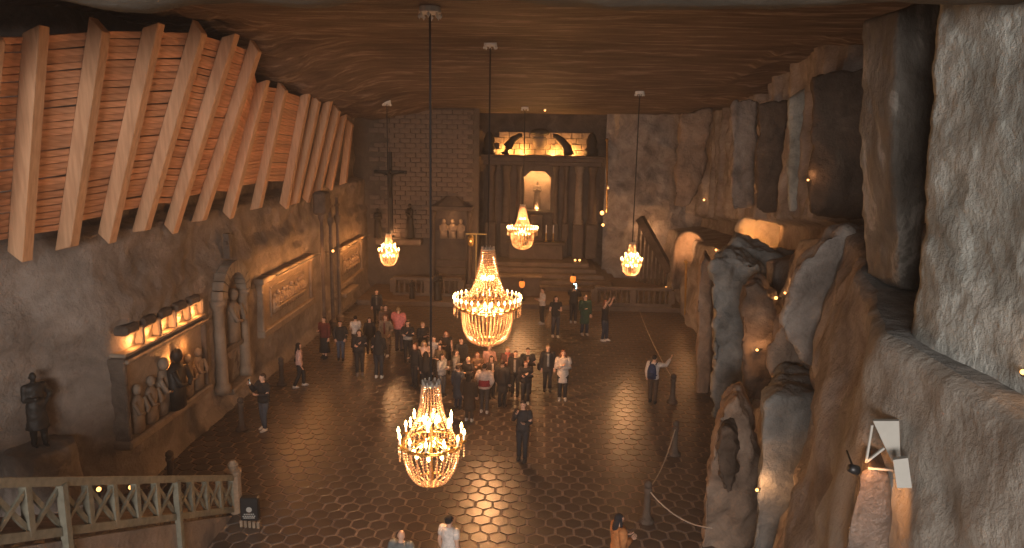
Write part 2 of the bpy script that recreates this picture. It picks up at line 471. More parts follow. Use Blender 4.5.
# ---- far end walls
def endwall(x0, x1, z0, z1, Y, slope, amp, ny=70, nz=80, s=.9):
    def f(u, v):
        x = lerp(x0, x1, u); z = lerp(z0, z1, v)
        return Vector((x, Y + slope * (x - x0) + amp * fbm((x, 1, z), s, 4), z))
    me = grid_mesh(ny, nz, f); flip_to(me, (0, -1, 0)); return me
YB = 42.0
wb = struct(link('wall_back_left', endwall(-11.5, -3.5, -.2, 11.2, YB + .1, 0, .05), 'mortar'))
struct(link('wall_back_right', endwall(4.15, 10.8, -.2, 11.2, 46.0, 0, .35, 80, 90, .6), 'rock_right'))
bm = bmesh.new(); box(bm, -4.2, -3.95, YB, 47.6, -.2, 11.2); struct(part('wall_back_side', bm, 'rock_dark', None))
bm = bmesh.new(); box(bm, -4.1, 4.4, 47.4, 47.8, -.2, 11.2); struct(part('wall_back', bm, 'rock_dark', None))
# salt bricks of the far left wall
bv = []
for k in range(5):
    bm = bmesh.new(); r2 = random.Random(k)
    box(bm, -.293, .293, -.09, .09, -.129, .129, bev=.022)
    for v in bm.verts: v.co += Vector((r2.uniform(-.015, .015), r2.uniform(-.02, .02), r2.uniform(-.012, .012)))
    bv.append(tomesh(bm, 'brick'))
r2 = random.Random(11); nb = 0
for j in range(27):
    z = 3.25 + j * .275
    for i in range(12):
        x = -9.6 + (i + .5 * (j % 2)) * .61
        if x > -3.85 or nb >= 300: continue
        edge = x < -9.0 + .25 * sin(j)
        if edge and r2.random() < .6: continue
        nb += 1
        o = link('brick', bv[r2.randrange(5)], 'brick', wb); o.location = (x, YB + .06 + r2.uniform(-.03, .03), z)
        o.rotation_euler = (0, 0, r2.uniform(-.03, .03))

# ---- dais, steps and front edge before the altar
bm = bmesh.new(); box(bm, -9.7, 9.3, 37.6, 47.5, -.1, .26, bev=.03)
dais = struct(part('floor_dais', bm, 'dais', None))
for k in range(5):
    bm = bmesh.new(); w = 4.6 - k * .42
    box(bm, .25 - w, .25 + w, 41.2 + k * .55, 47.4, .26 + k * .26, .26 + (k + 1) * .26, bev=.03)
    part('step', bm, 'dais', dais)

# ================================================================== TIMBER LINING above the left wall
tl = thing('timber_lining', 'slanted lining of orange pine planks and heavy beams above the left wall', 'timber lining')
BM = [((-78, 276), (-50, 34)), ((-32, 266), (-9, 31)), ((20, 256), (36, 30)), ((67, 248), (100, 25)), ((107, 238), (154, 26)), ((141, 231), (200, 27)), ((171, 229), (231, 36)),
      ((199, 221), (256, 46)), ((228, 215), (263, 82)), ((256, 209), (283, 86)), ((284, 206), (306, 94)), ((294, 204), (317, 98)), ((306, 200), (328, 102)),
      ((317, 194), (337, 108)), ((329, 188), (343, 116)), ((343, 184), (350, 122))]
bp_ = []
for i, (b, t) in enumerate(BM):
    B = atX(b[0], b[1], -10.0); T = atY(t[0], t[1], B.y)
    bp_.append((B, T))
    bm = bmesh.new(); d = (T - B).normalized()
    wy = .30 if i < 11 else .34
    a = Vector((0, 1, 0)); n = d.cross(a).normalized()
    vs = []
    for p, cut in ((B, -.12), (T, .16)):
        for sy, sn in ((-1, -1), (1, -1), (1, 1), (-1, 1)):
            vs.append(bm.verts.new(p + a * sy * wy / 2 + n * sn * .155 + d * (cut * (sn if i % 2 else -sn) * .7)))
    for f in ((0, 1, 2, 3), (7, 6, 5, 4), (0, 4, 5, 1), (1, 5, 6, 2), (2, 6, 7, 3), (3, 7, 4, 0)): bm.faces.new([vs[q] for q in f])
    bmesh.ops.bevel(bm, geom=bm.edges[:], offset=.015, segments=1, affect='EDGES')
    part('beam', bm, 'pine_beam', tl)
r2 = random.Random(5)
t0s = [.06, .07, .08, .10, .11, .13, .15, .17, .20, .22]
for i in range(10):
    B0, T0 = bp_[i]; B1, T1 = bp_[i + 1]
    L_ = (T0 - B0).length; nrow = 28
    if i == 0: nrow = 24
    for k in range(nrow):
        ta = lerp(t0s[i], .965, k / nrow); tb = lerp(t0s[i], .965, (k + 1) / nrow)
        q0 = lerp(B0, T0, (ta + tb) / 2); q1 = lerp(B1, T1, (ta + tb) / 2 + (r2.uniform(-.004, .004)))
        d = (T0 - B0).normalized(); n = d.cross(Vector((0, 1, 0))).normalized()
        if n.x > 0: n = -n
        off = n * (.16 + r2.uniform(0, .035))
        hgt = (tb - ta) * L_ * r2.uniform(.89, .965)
        bm = bmesh.new(); c = (q0 + q1) / 2 + off
        e = (q1 - q0); ed = e.normalized()
        up = (d - ed * d.dot(ed)).normalized()
        up = (up + n * r2.uniform(-.12, .02)).normalized()
        nn = ed.cross(up).normalized()
        vs = []
        for s1 in (-.5, .5):
            for s2, s3 in ((-1, -1), (1, -1), (1, 1), (-1, 1)):
                vs.append(bm.verts.new(e * s1 * 1.04 + up * s2 * hgt / 2 + nn * s3 * .02))
        for f in ((0, 1, 2, 3), (7, 6, 5, 4), (0, 4, 5, 1), (1, 5, 6, 2), (2, 6, 7, 3), (3, 7, 4, 0)): bm.faces.new([vs[q] for q in f])
        o = part('plank', bm, 'pine', tl); o.location = c

# ================================================================== LEFT WALL FURNISHINGS
XW = -10.03
def wall_box(bm, y0, y1, z0, z1, d0, d1, bev=0): return box(bm, XW + d0, XW + d1, y0, y1, z0, z1, bev=bev)
def relief_figure(y, z, h, d, lean=0):
    bm = bmesh.new()
    loft(bm, [(0, 0, 0, .10 * h, .20 * h), (0, lean * .3, .3 * h, .11 * h, .18 * h), (0, lean * .7, .62 * h, .12 * h, .21 * h), (0, lean, .76 * h, .06 * h, .09 * h)], 10)
    ball(bm, (.03 * h, lean * 1.1, .88 * h), (.09 * h, .10 * h, .12 * h), 8, 6)
    tube(bm, [(.05 * h, lean - .17 * h, .66 * h), (.14 * h, lean - .16 * h, .42 * h), (.18 * h, lean - .02 * h, .40 * h)], [.055 * h, .045 * h, .03 * h], 6)
    tube(bm, [(.05 * h, lean + .17 * h, .66 * h), (.14 * h, lean + .18 * h, .44 * h), (.18 * h, lean + .05 * h, .38 * h)], [.055 * h, .045 * h, .03 * h], 6)
    for v in bm.verts: v.co += Vector((XW + d, y, z))
    return bm
def framed_relief(label, y0, y1, z0, z1, nfig, energy, inner=.2):
    t = thing('wall_relief', label, 'relief', (0, 0, 0), 0, 'carved reliefs on the left wall')
    bm = bmesh.new(); wall_box(bm, y0, y1, z0, z1, -.25, .04); part('back_panel', bm, 'carved', t)
    fw = .24
    for a in ((y0 - fw, y0, z0 - fw, z1 + fw), (y1, y1 + fw, z0 - fw, z1 + fw)):
        bm = bmesh.new(); wall_box(bm, *a, -.25, .15, bev=.04); part('frame_side', bm, 'carved', t)
    bm = bmesh.new(); wall_box(bm, y0 - fw - .06, y1 + fw + .06, z0 - fw * 1.2, z0, -.25, .21, bev=.04); part('frame_sill', bm, 'carved', t)
    bm = bmesh.new(); wall_box(bm, y0 - fw - .1, y1 + fw + .1, z1, z1 + fw, -.25, .24, bev=.04); part('cornice', bm, 'carved', t)
    # inner moulding
    ih, iw = (z1 - z0) * inner, (y1 - y0) * inner * .7
    for a in ((y0 + iw, y1 - iw, z0 + ih * .8, z0 + ih * .8 + .07), (y0 + iw, y1 - iw, z1 - ih, z1 - ih + .07), (y0 + iw, y0 + iw + .08, z0 + ih, z1 - ih), (y1 - iw - .08, y1 - iw, z0 + ih, z1 - ih)):
        bm = bmesh.new(); wall_box(bm, *a, -.05, .10, bev=.02); part('moulding', bm, 'carved', t)
    r = random.Random(nfig)
    for k in range(nfig):
        y = lerp(y0 + iw + .35, y1 - iw - .35, k / (nfig - 1))
        part('figure', relief_figure(y, z0 + ih * .8 + .12, (z1 - z0) * r.uniform(.40, .52), .08, r.uniform(-.1, .1)), 'altar_pale', t, True)
    bm = bmesh.new(); wall_box(bm, y0 + iw + .3, y1 - iw - .3, z0 + ih + .22, z0 + ih + .30, 0, .26, bev=.02); part('carved_table', bm, 'altar_pale', t)
    # lamp rail in front of the cornice
    bm = bmesh.new(); box(bm, XW + .60, XW + .64, y0, y1, z1 + .30, z1 + .33)
    for q in (y0 + .2, (y0 + y1) / 2, y1 - .2): bar(bm, (XW - .1, q, z1 + .315), (XW + .62, q, z1 + .315), .02, .02)
    part('lamp_rail', bm, 'iron', t)
    for k in range(4):
        q = lerp(y0 + .4, y1 - .4, k / 3)
        point_light((XW + .62, q, z1 + .12), energy, .04, ORANGE, t)
    return t
framed_relief('carved stone relief of a banquet in a lit frame, centre of left wall', 25.3, 30.7, 1.85, 3.55, 13, 34)
framed_relief('small lit stone relief at the far end of the left wall', 35.4, 39.8, 1.55, 3.2, 6, 30)
# ledge block under the far relief
bm = bmesh.new(); wall_box(bm, 34.9, 37.4, .95, 1.15, -.2, .55, bev=.03); wall_box(bm, 35.1, 37.2, .3, .95, -.2, .3, bev=.03)
tag(part('stone_ledge', bm, 'carved', None), 'pale stone ledge jutting from the left wall below the posts', 'ledge')
# near relief with lit crown of merlons
t = thing('wall_relief', 'large dark relief panel under an orange-lit crown of stone blocks, left wall', 'relief', (0, 0, 0), 0, 'carved reliefs on the left wall')
y0, y1 = 16.5, 20.6
bm = bmesh.new(); wall_box(bm, y0, y1, 1.35, 3.3, -.35, -.02); part('back_panel', bm, 'carved', t)
bm = bmesh.new(); wall_box(bm, y0 - .15, y0, 1.2, 3.45, -.35, .11, bev=.03); part('frame_side', bm, 'rock_dark', t)
bm = bmesh.new(); wall_box(bm, y1, y1 + .15, 1.2, 3.45, -.35, .11, bev=.03); part('frame_side', bm, 'rock_dark', t)
bm = bmesh.new(); wall_box(bm, y0 - .21, y1 + .21, 1.12, 1.35, -.35, .18, bev=.05); part('frame_sill', bm, 'carved', t)
for z in (3.3, 3.46):
    bm = bmesh.new(); wall_box(bm, y0 - .1, y1 + .1, z, z + .11, -.35, .20 if z < 3.4 else .13, bev=.03); part('cornice', bm, 'carved', t)
for k in range(5):
    q = lerp(y0 + .1, y1 - .7, k / 4)
    bm = bmesh.new(); wall_box(bm, q, q + .6, 3.95, 4.2, -.35, .10, bev=.05)
    part('merlon', bm, 'rock_dark', t)
    bm = bmesh.new(); wall_box(bm, q + .66, q + .82, 3.57, 4.05, -.35, .10, bev=.04); part('merlon_pier', bm, 'carved', t)
    ll = point_light((XW + .06, q + .32, 3.74), 22, .04, ORANGE, t)
for k in range(6):
    part('figure', relief_figure(lerp(y0 + .4, y1 - .4, k / 5), 1.4, 1.55 if k in (2, 3) else 1.25, .02), 'carved', t, True)
bm = relief_figure(18.45, 1.45, 1.7, .28); part('dark_figure', bm, 'statue', t, True)
point_light((XW + .18, 18.75, 2.75), 22, .04, ORANGE, t)
point_light((XW + .18, 19.5, 2.9), 12, .04, ORANGE, t)
# arched niche
t = thing('arched_niche', 'tall round-arched stone niche with a carved figure, between the left reliefs', 'niche')
yc, rin, zs = 22.6, .72, 3.75
bm = bmesh.new(); wall_box(bm, yc - rin, yc + rin, .7, zs + rin, -.45, -.05); part('back_panel', bm, 'rock_dark', t)
for s in (-1, 1):
    bm = bmesh.new(); lathe(bm, [(.26, 0), (.26, .25), (.19, .32), (.17, 2.75), (.25, 2.9), (.27, 3.05)], 14, (XW + .06, yc + s * (rin + .2), .7)); part('column', bm, 'carved', t, True)
nv = 11
for k in range(nv):
    a0, a1 = pi * k / nv + .02, pi * (k + 1) / nv - .02
    bm = bmesh.new(); vs = []
    for xx in (XW - .3, XW + .3):
        for a, r in ((a0, rin), (a1, rin), (a1, rin + .38), (a0, rin + .38)):
            vs.append(bm.verts.new((xx, yc - r * cos(a), zs + r * sin(a))))
    for f in ((0, 1, 2, 3), (7, 6, 5, 4), (0, 4, 5, 1), (1, 5, 6, 2), (2, 6, 7, 3), (3, 7, 4, 0)): bm.faces.new([vs[q] for q in f])
    part('arch_stone', bm, 'carved', t)
bm = bmesh.new(); wall_box(bm, yc - rin, yc + rin, .55, .75, -.3, .35, bev=.04); part('sill', bm, 'carved', t)
bm = bmesh.new(); wall_box(bm, yc - rin + .05, yc + rin - .05, 1.9, 2.1, -.3, .15, bev=.04); part('transom', bm, 'rock_dark', t)
part('figure', relief_figure(yc + .25, 2.1, 1.8, 0), 'carved', t, True)
bm = bmesh.new(); bar(bm, (XW + .1, yc - .1, 4.95), (XW + .1, yc - .1, 5.75), .2, .2); bar(bm, (XW + .1, yc - .3, 5.45), (XW + .1, yc + .1, 5.45), .12, .12); part('finial_cross', bm, 'rock_dark', t)
# tall posts with crosses
r2 = random.Random(2)
for k, (px, yt, yb) in enumerate(((321, 205, 300), (330, 210, 298), (337, 208, 300))):
    q = atX(px, yt, -9.5); z1 = q.z; q2 = atX(px, yb, -9.5)
    bm = bmesh.new(); lathe(bm, [(.2, 0), (.2, .3), (.09, .4), (.08, z1 - .8), (.15, z1 - .6), (.16, z1 - .4)], 10, (-9.5, q.y, .05))
    w = .7 - .1 * k
    if k: box(bm, -9.56, -9.44, q.y - .06, q.y + .06, z1 - .5, z1 + .5); box(bm, -9.56, -9.44, q.y - w / 2, q.y + w / 2, z1 + .1, z1 + .2)
    else: box(bm, -9.75, -9.2, q.y - .45, q.y + .45, z1 - .4, z1 + .6, bev=.1)
    tag(part('wayside_post', bm, 'rock_dark', None, False), ['dark stone post with a heavy block capital at the left wall', 'slim dark cross post, middle of three by the left wall', 'slim dark cross post nearest the small far relief'][k], 'post')
bm = bmesh.new(); ball(bm, (0, 0, 0), .06, 8, 6); lm = part('bulb', bm, 'lamp_glow', None)
q = atX(333, 251, -9.3); lt = thing('wall_lamp', 'small bright lamp bulb among the left wall posts', 'lamp', q)
lm.parent = lt
bm = bmesh.new(); bar(bm, (-.6, 0, -.05), (0, 0, -.05), .03, .03); part('bracket', bm, 'iron', lt)

# ================================================================== PEOPLE
def hand_bm():
    bm = bmesh.new()   # along -Z from wrist, palm thickness in Y
    loft(bm, [(0, 0, .01, .026, .020), (0, 0, -.03, .036, .016), (0, 0, -.07, .042, .015), (0, 0, -.09, .038, .013)], 8)
    for k, (x, l) in enumerate(((-.031, .062), (-.011, .075), (.011, .070), (.031, .055))):
        tube(bm, [(x, 0, -.075), (x * 1.1, -.004, -.085 - l * .4), (x * 1.1, -.018, -.085 - l * .75), (x * 1.05, -.036, -.085 - l)], [.0095, .009, .008, .006], 6)
    tube(bm, [(-.028, -.004, -.03), (-.052, -.012, -.055), (-.058, -.026, -.082), (-.054, -.036, -.10)], [.012, .011, .010, .007], 6)
    return tomesh(bm, 'hand', True)
HAND = hand_bm()
def arms(p):
    A = {'stand': ((.235, .03, 1.12), (.235, -.05, .87)), 'pocket': ((.27, .06, 1.14), (.20, -.07, .94)), 'hold': ((.225, -.0, 1.11), (.10, -.24, 1.17)),
         'photo': ((.23, -.18, 1.24), (.09, -.36, 1.47)), 'cross': ((.24, -.04, 1.13), (-.06, -.17, 1.17)), 'raise': ((.36, -.20, 1.36), (.46, -.36, 1.56)),
         'back': ((.23, .08, 1.13), (.08, .16, .95)), 'out': ((.38, -.05, 1.22), (.58, -.14, 1.20)), 'hip': ((.33, .05, 1.16), (.19, -.05, 1.0)),
         'up': ((.30, -.10, 1.50), (.22, -.22, 1.74)), 'chest': ((.23, -.03, 1.12), (.03, -.19, 1.25))}
    return A[p]
def joints(pose):
    l, r, leg = pose
    J = {}
    for s, p in ((1, l), (-1, r)):
        e, w = arms(p)
        J['sh', s] = Vector((s * .175, 0, 1.40)); J['el', s] = Vector((s * e[0], e[1], e[2])); J['wr', s] = Vector((s * w[0], w[1], w[2]))
    dy = {'still': (0, 0), 'walk': (-.17, .20), 'stride': (.18, -.16), 'shift': (-.07, .03), 'wide': (0, .0)}[leg]
    wx = .17 if leg == 'wide' else .095
    for s, d in ((1, dy[0]), (-1, dy[1])):
        J['hip', s] = Vector((s * .092, 0, .90)); J['kn', s] = Vector((s * (.09 + wx) / 2, d * .5 - .03 - (.04 if abs(d) > .1 else 0), .49)); J['an', s] = Vector((s * wx, d + .01, .085))
    return J
TORSO = [(.80, .135, .095), (.88, .165, .115), (.96, .170, .115), (1.06, .145, .098), (1.18, .150, .102), (1.30, .172, .112), (1.38, .180, .105), (1.43, .145, .088), (1.47, .075, .065)]
def head_shape(bm):
    tube(bm, [(0, .01, 1.42), (0, 0, 1.54)], [.062, .052], 10)
    ball(bm, (0, -.005, 1.625), (.074, .092, .098), 14, 10)
    ball(bm, (0, -.025, 1.555), (.055, .062, .055), 12, 8)
    tube(bm, [(0, -.09, 1.64), (0, -.118, 1.595), (0, -.09, 1.588)], [.012, .017, .012], 6)
    for s in (-1, 1): ball(bm, (s * .078, .01, 1.605), (.014, .022, .034), 8, 6)
_body = {}
def body_mesh(pose):
    if pose in _body: return _body[pose]
    J = joints(pose); bm = bmesh.new()
    loft(bm, [(0, 0, z, rx, ry) for z, rx, ry in TORSO], 16)
    head_shape(bm)
    for s in (1, -1):
        ball(bm, J['sh', s], (.062, .06, .06), 10, 7)
        tube(bm, [J['sh', s], lerp(J['sh', s], J['el', s], .5), J['el', s]], [.055, .052, .043], 10)
        tube(bm, [J['el', s], lerp(J['el', s], J['wr', s], .4), J['wr', s]], [.044, .041, .028], 10)
        ball(bm, J['el', s], .044, 8, 6)
        tube(bm, [J['hip', s] + Vector((0, 0, .03)), lerp(J['hip', s], J['kn', s], .5), J['kn', s]], [.092, .08, .056], 10)
        ball(bm, J['kn', s], .057, 8, 6)
        tube(bm, [J['kn', s], lerp(J['kn', s], J['an', s], .35) + Vector((0, .012, 0)), J['an', s]], [.055, .056, .037], 10)
        a = J['an', s]
        tube(bm, [a + Vector((0, .05, -.05)), a + Vector((0, -.02, -.045)), a + Vector((s * .01, -.13, -.058)), a + Vector((s * .012, -.17, -.063))], [.035, .042, .034, .02], 8)
    me = remeshed(bm, .0185, 2)
    b2 = bmesh.new(); b2.from_mesh(me)
    for s in (1, -1):
        d = (J['wr', s] - J['el', s]).normalized()
        q = Vector((0, 0, -1)).rotation_difference(d)
        h = bmesh.new(); h.from_mesh(HAND)
        bmesh.ops.transform(h, matrix=Matrix.Translation(J['wr', s]) @ q.to_matrix().to_4x4() @ Matrix.Diagonal((-s, 1, 1, 1)), verts=h.verts)
        tm = bpy.data.meshes.new('h'); h.to_mesh(tm); h.free(); b2.from_mesh(tm); bpy.data.meshes.remove(tm)
    me2 = tomesh(b2, 'body', True); me2.materials.clear(); me2.materials.append(M['skin'])
    _body[pose] = me2
    return me2
def top_bm(J, hem=.88, flare=0, fat=.022, sleeve=1.0):
    bm = bmesh.new()
    rings = []
    if hem < .8:
        n = 4
        for k in range(n): z = lerp(hem, .8, k / n); f = flare * (1 - k / n); rings.append((0, 0, z, .15 + fat + f, .115 + fat + f * .8))
    rings += [(0, 0, z, rx + fat, ry + fat) for z, rx, ry in TORSO if z >= hem and z < 1.45]
    rings.append((0, 0, 1.475, .085, .078))
    loft(bm, rings, 16)
    for s in (1, -1):
        ball(bm, J['sh', s], .062 + fat, 10, 7)
        e, w = J['el', s], J['wr', s]
        if sleeve >= 1: 
            tube(bm, [J['sh', s], lerp(J['sh', s], e, .5), e, lerp(e, w, .5), lerp(e, w, .97)], [.060 + fat, .054 + fat, .05 + fat * .8, .042 + fat * .7, .034 + fat * .5], 10)
        elif sleeve > 0: tube(bm, [J['sh', s], lerp(J['sh', s], e, sleeve)], [.060 + fat, .055 + fat], 10)
    return bm
def trousers_bm(J, fat=.014, top=1.0):
    bm = bmesh.new()
    loft(bm, [(0, 0, z, rx + fat, ry + fat) for z, rx, ry in TORSO if z < top + .01], 16)
    for s in (1, -1):
        tube(bm, [J['hip', s], lerp(J['hip', s], J['kn', s], .5), J['kn', s], lerp(J['kn', s], J['an', s], .4), J['an', s] + Vector((0, 0, .005))], [.095 + fat, .082 + fat, .06 + fat, .056 + fat, .048 + fat], 10)
    return bm
def hair_bm(style):
    bm = bmesh.new()
    ball(bm, (0, .012, 1.638), (.086, .100, .098), 14, 10)
    # open the face
    dl = [v for v in bm.verts if v.co.y < -.035 and v.co.z < 1.665 or v.co.z < 1.575]
    bmesh.ops.delete(bm, geom=dl, context='VERTS')
    if style == 'long':
        loft(bm, [(0, .105, 1.22, .05, .02), (0, .115, 1.32, .095, .035), (0, .09, 1.45, .10, .045), (0, .06, 1.56, .088, .055), (0, .035, 1.65, .08, .06)], 10)
        for s in (-1, 1): tube(bm, [(s * .075, -.0, 1.66), (s * .092, .0, 1.56), (s * .095, -.01, 1.42), (s * .085, -.05, 1.30)], [.025, .03, .03, .015], 6)
    elif style == 'bun': ball(bm, (0, .10, 1.70), .045, 8, 6)
    elif style == 'tail': tube(bm, [(0, .09, 1.68), (0, .15, 1.62), (0, .15, 1.48), (0, .13, 1.36)], [.03, .032, .028, .012], 8)
    return bm
EYE = {}
for q in (-1, 1):
    bm = bmesh.new(); ball(bm, (q * .03, -.092, 1.628), (.012, .006, .007), 6, 5); EYE[q] = tomesh(bm, 'eye'); EYE[q].materials.append(M['black'])
def person(px, head, feet, face, label, top, trouser, hair=(.02, .014, .01), hs='short', pose=('stand', 'stand', 'still'), hem=.88, flare=0,
           sleeve=1.0, fat=.022, skirt=None, shoe=(.02, .02, .02), shirt=None, scarf=None, band=None, hood=None):
    fy = feet if feet else (head - 27) / .81
    g = atZ(px, fy, 0); hz = atY(px, head, g.y).z
    s = max(1.52, min(1.92, hz)) / 1.73
    t = thing('person', label, 'person', (g.x, g.y, .012), math.radians(face), 'visitors on the tiled floor')
    t.scale = (s, s, s)
    J = joints(pose)
    link('body', body_mesh(pose), None, t)
    for q in (-1, 1): link('eye', EYE[q], None, t)
    eb = bmesh.new(); ball(eb, (0, -.088, 1.553), (.022, .008, .006), 8, 5); part('mouth', eb, cloth((.35, .12, .10)), t)
    if hs != 'bald': part('hair', hair_bm(hs), cloth(hair), t, True)
    name = 'coat' if hem < .7 else ('jacket' if fat > .03 else 'shirt')
    tp = part(name, top_bm(J, hem, flare, fat, sleeve), cloth(top), t, True)
    if shirt:   # open front showing what is worn beneath
        eb = bmesh.new(); loft(eb, [(0, -.028 - fat, z, .06, ry) for z, rx, ry in TORSO if .9 < z < 1.44], 12); part('shirt_front', eb, cloth(shirt), t, True)
    if band:
        eb = bmesh.new(); loft(eb, [(0, 0, z, rx + fat + .006, ry + fat + .006) for z, rx, ry in TORSO if .95 < z < 1.2], 16); part('colour_band', eb, cloth(band), t, True)
    if scarf:
        eb = bmesh.new(); loft(eb, [(0, 0, 1.42, .10, .10), (0, -.005, 1.47, .115, .11), (0, 0, 1.52, .085, .085)], 12); part('scarf', eb, cloth(scarf), t, True)
    if hood:
        eb = bmesh.new(); loft(eb, [(0, .06, 1.36, .10, .05), (0, .08, 1.44, .13, .07), (0, .06, 1.50, .10, .06)], 12); part('hood', eb, cloth(hood), t, True)
    if skirt is not None:
        z1, fl, c = skirt
        eb = bmesh.new(); loft(eb, [(0, 0, z1, .17 + fl, .14 + fl), (0, 0, (z1 + .9) / 2, .175 + fl * .5, .13 + fl * .5), (0, 0, .92, .185, .13), (0, 0, 1.04, .16, .115)], 16); part('skirt', eb, cloth(c), t, True)
    else:
        part('trousers', trousers_bm(J), cloth(trouser), t, True)
    for q in (1, -1):
        a = J['an', q]; eb = bmesh.new()
        loft(eb, [(a.x + q * .006, a.y - .05, .0, .05, .135), (a.x + q * .006, a.y - .05, .03, .053, .14), (a.x + q * .004, a.y - .03, .07, .047, .10), (a.x, a.y + .015, .115, .045, .05)], 12)
        part('shoe', eb, cloth(shoe), t, True)
    return t
def hand_pos(t, pose, side):
    """world point in the palm of a hand: side +1 left (+x), -1 right"""
    J = joints(pose); d = (J['wr', side] - J['el', side]).normalized()
    return Matrix.LocRotScale(t.location, t.rotation_euler, t.scale) @ (J['wr', side] + d * .10), t.scale[0]

BLK = (.018, .018, .02); NAVY = (.02, .028, .05); GREY = (.16, .16, .16); JEAN = (.05, .065, .10); BRN = (.06, .04, .028); WHT = (.55, .50, .47)
DK = ('stand', 'stand', 'still'); HD = ('hold', 'hold', 'still'); PK = ('pocket', 'pocket', 'shift'); PH = ('photo', 'photo', 'still'); CR = ('cross', 'chest', 'still'); ST = ('stand', 'hold', 'shift'); WK = ('stand', 'stand', 'walk')
blond = (.30, .19, .09); brun = (.05, .03, .02); red = (.16, .06, .03); grey_h = (.22, .20, .18)
p_photo = person(265, 374, 430, -35, 'person in dark jacket lifting a phone, alone near the left relief', BLK, (.05, .06, .08), brun, 'short', ('hold', 'photo', 'shift'), fat=.04, shoe=(.5, .45, .4))
p_wom = person(300, 343, 387, 115, 'long-haired person in pale pink top with a bag, walking by left wall', (.52, .34, .30), BLK, (.015, .01, .008), 'long', WK, shoe=(.4, .36, .33))
person(325, 317, 358, -20, 'person in dark red sweater and long dark skirt, leftmost of the crowd', (.10, .022, .02), BLK, brun, 'short', ST, skirt=(.25, .07, BLK), fat=.035)
person(341, 321, 360, 10, 'person in black jacket and blue jeans beside dark red sweater', BLK, JEAN, brun, 'short', PK, fat=.04)
person(356, 316, 352, -150, 'person in white blouse half hidden behind black-jacketed long-haired person', WHT, BLK, (.015, .01, .008), 'bun', HD)
person(360, 330, 375, 15, 'long-haired person in black hip jacket with pale hem, left of crowd', BLK, BLK, brun, 'long', CR, fat=.045, band=(.03, .03, .032), shoe=(.15, .13, .12))
person(379, 331, 378, 175, 'person with long dark hair, black clothes and white sneakers seen from behind', BLK, (.02, .025, .035), BLK, 'long', HD, fat=.03, shoe=(.7, .66, .6))
person(370, 318, 353, 20, 'person in plain black coat standing left of open beige jacket', BLK, BLK, brun, 'long', DK, hem=.7, fat=.035)
person(377, 290, 323, 10, 'person in dark suit farthest back on the left', (.02, .02, .022), BLK, brun, 'short', DK, hem=.76, fat=.035, shirt=(.12, .11, .10))
person(386, 305, 345, 25, 'person in brown coat behind the open beige jacket', (.13, .08, .05), BRN, brun, 'short', PK, hem=.72, fat=.04)
person(386, 315, 356, -10, 'person in long beige jacket open over a maroon shirt', (.20, .15, .11), (.12, .10, .09), red, 'long', PK, hem=.5, flare=.03, fat=.035, shirt=(.12, .03, .03), shoe=(.65, .6, .55))
person(399, 307, 351, 165, 'broad person in bright pink jacket among dark coats', (.60, .20, .19), (.07, .05, .05), blond, 'short', HD, hem=.82, fat=.06)
person(408, 321, 362, 0, 'person in black top with a pale belt right of pink jacket', BLK, BLK, brun, 'long', CR, fat=.03, band=(.30, .28, .26))
person(423, 322, 363, 40, 'blond person in dark jacket behind the white blouse group', BLK, BLK, blond, 'short', HD, fat=.04)
person(415, 343, 386, -25, 'person in black with loose reddish hair, front left of main group', BLK, BLK, red, 'long', ST, fat=.03)
person(424, 341, 383, 10, 'person in cream pink sweater in the left of main group', (.62, .45, .40), BLK, blond, 'long', CR, fat=.035)
person(426, 357, 393, 170, 'person with long black hair seen from behind above the nearest chandelier', BLK, BLK, (.012, .01, .009), 'long', DK, fat=.035)
person(434, 336, 378, -20, 'person in sleeveless white top lifting an arm to the face', (.58, .50, .45), JEAN, brun, 'bun', ('raise', 'chest', 'still'), sleeve=0)
person(446, 331, 373, 15, 'person in black dress with bare shoulders in the main group', BLK, BLK, red, 'long', ST, sleeve=0, skirt=(.55, .05, BLK))
person(440, 344, 386, -30, 'person in olive brown shirt between the pale sweaters', (.14, .10, .06), BRN, brun, 'long', HD)
person(461, 338, 380, 30, 'dark-haired person in charcoal jacket left of the big chandelier', (.03, .03, .032), BLK, brun, 'short', DK, fat=.04)
person(442, 354, 396, 60, 'person in pale grey sweater turned right in main group', (.34, .34, .34), (.05, .055, .07), brun, 'long', HD, fat=.03)
person(456, 353, 391, 80, 'person in long light grey coat beside the pale grey sweater', (.24, .22, .20), (.05, .05, .06), brun, 'tail', ST, hem=.5, flare=.03, fat=.035)
person(468, 357, 401, -40, 'balding person in dark jacket looking down in main group', (.03, .028, .028), JEAN, brun, 'bald', HD, fat=.045)
person(477, 352, 394, 20, 'person in brown knit behind the white and red top', (.17, .10, .06), BRN, red, 'long', CR)
person(489, 345, 388, -10, 'person in dusty pink top just below the big chandelier', (.42, .24, .20), BRN, blond, 'short', DK)
person(491, 356, 398, 30, 'long-haired person in dark blouse with pale front below the big chandelier', (.05, .04, .04), BLK, brun, 'long', HD, shirt=(.5, .42, .38))
person(484, 364, 413, 178, 'person from behind in white top with wide red band', (.60, .48, .42), (.07, .055, .05), (.02, .015, .012), 'short', PK, fat=.045, band=(.30, .03, .04), shoe=(.55, .5, .45))
person(458, 366, 409, 150, 'person in long dark blue coat seen from behind', (.035, .045, .065), NAVY, brun, 'short', DK, hem=.45, flare=.02, fat=.04)
person(469, 372, 421, 165, 'person in long dark brown coat at the front edge of main group', (.05, .032, .022), BRN, (.02, .014, .01), 'long', DK, hem=.4, flare=.03, fat=.045, shoe=(.45, .42, .38))
person(507, 347, 390, 10, 'person in coral red scarf right of the big chandelier', (.10, .05, .045), BRN, blond, 'short', ST, scarf=(.45, .12, .10), shirt=(.4, .16, .13))
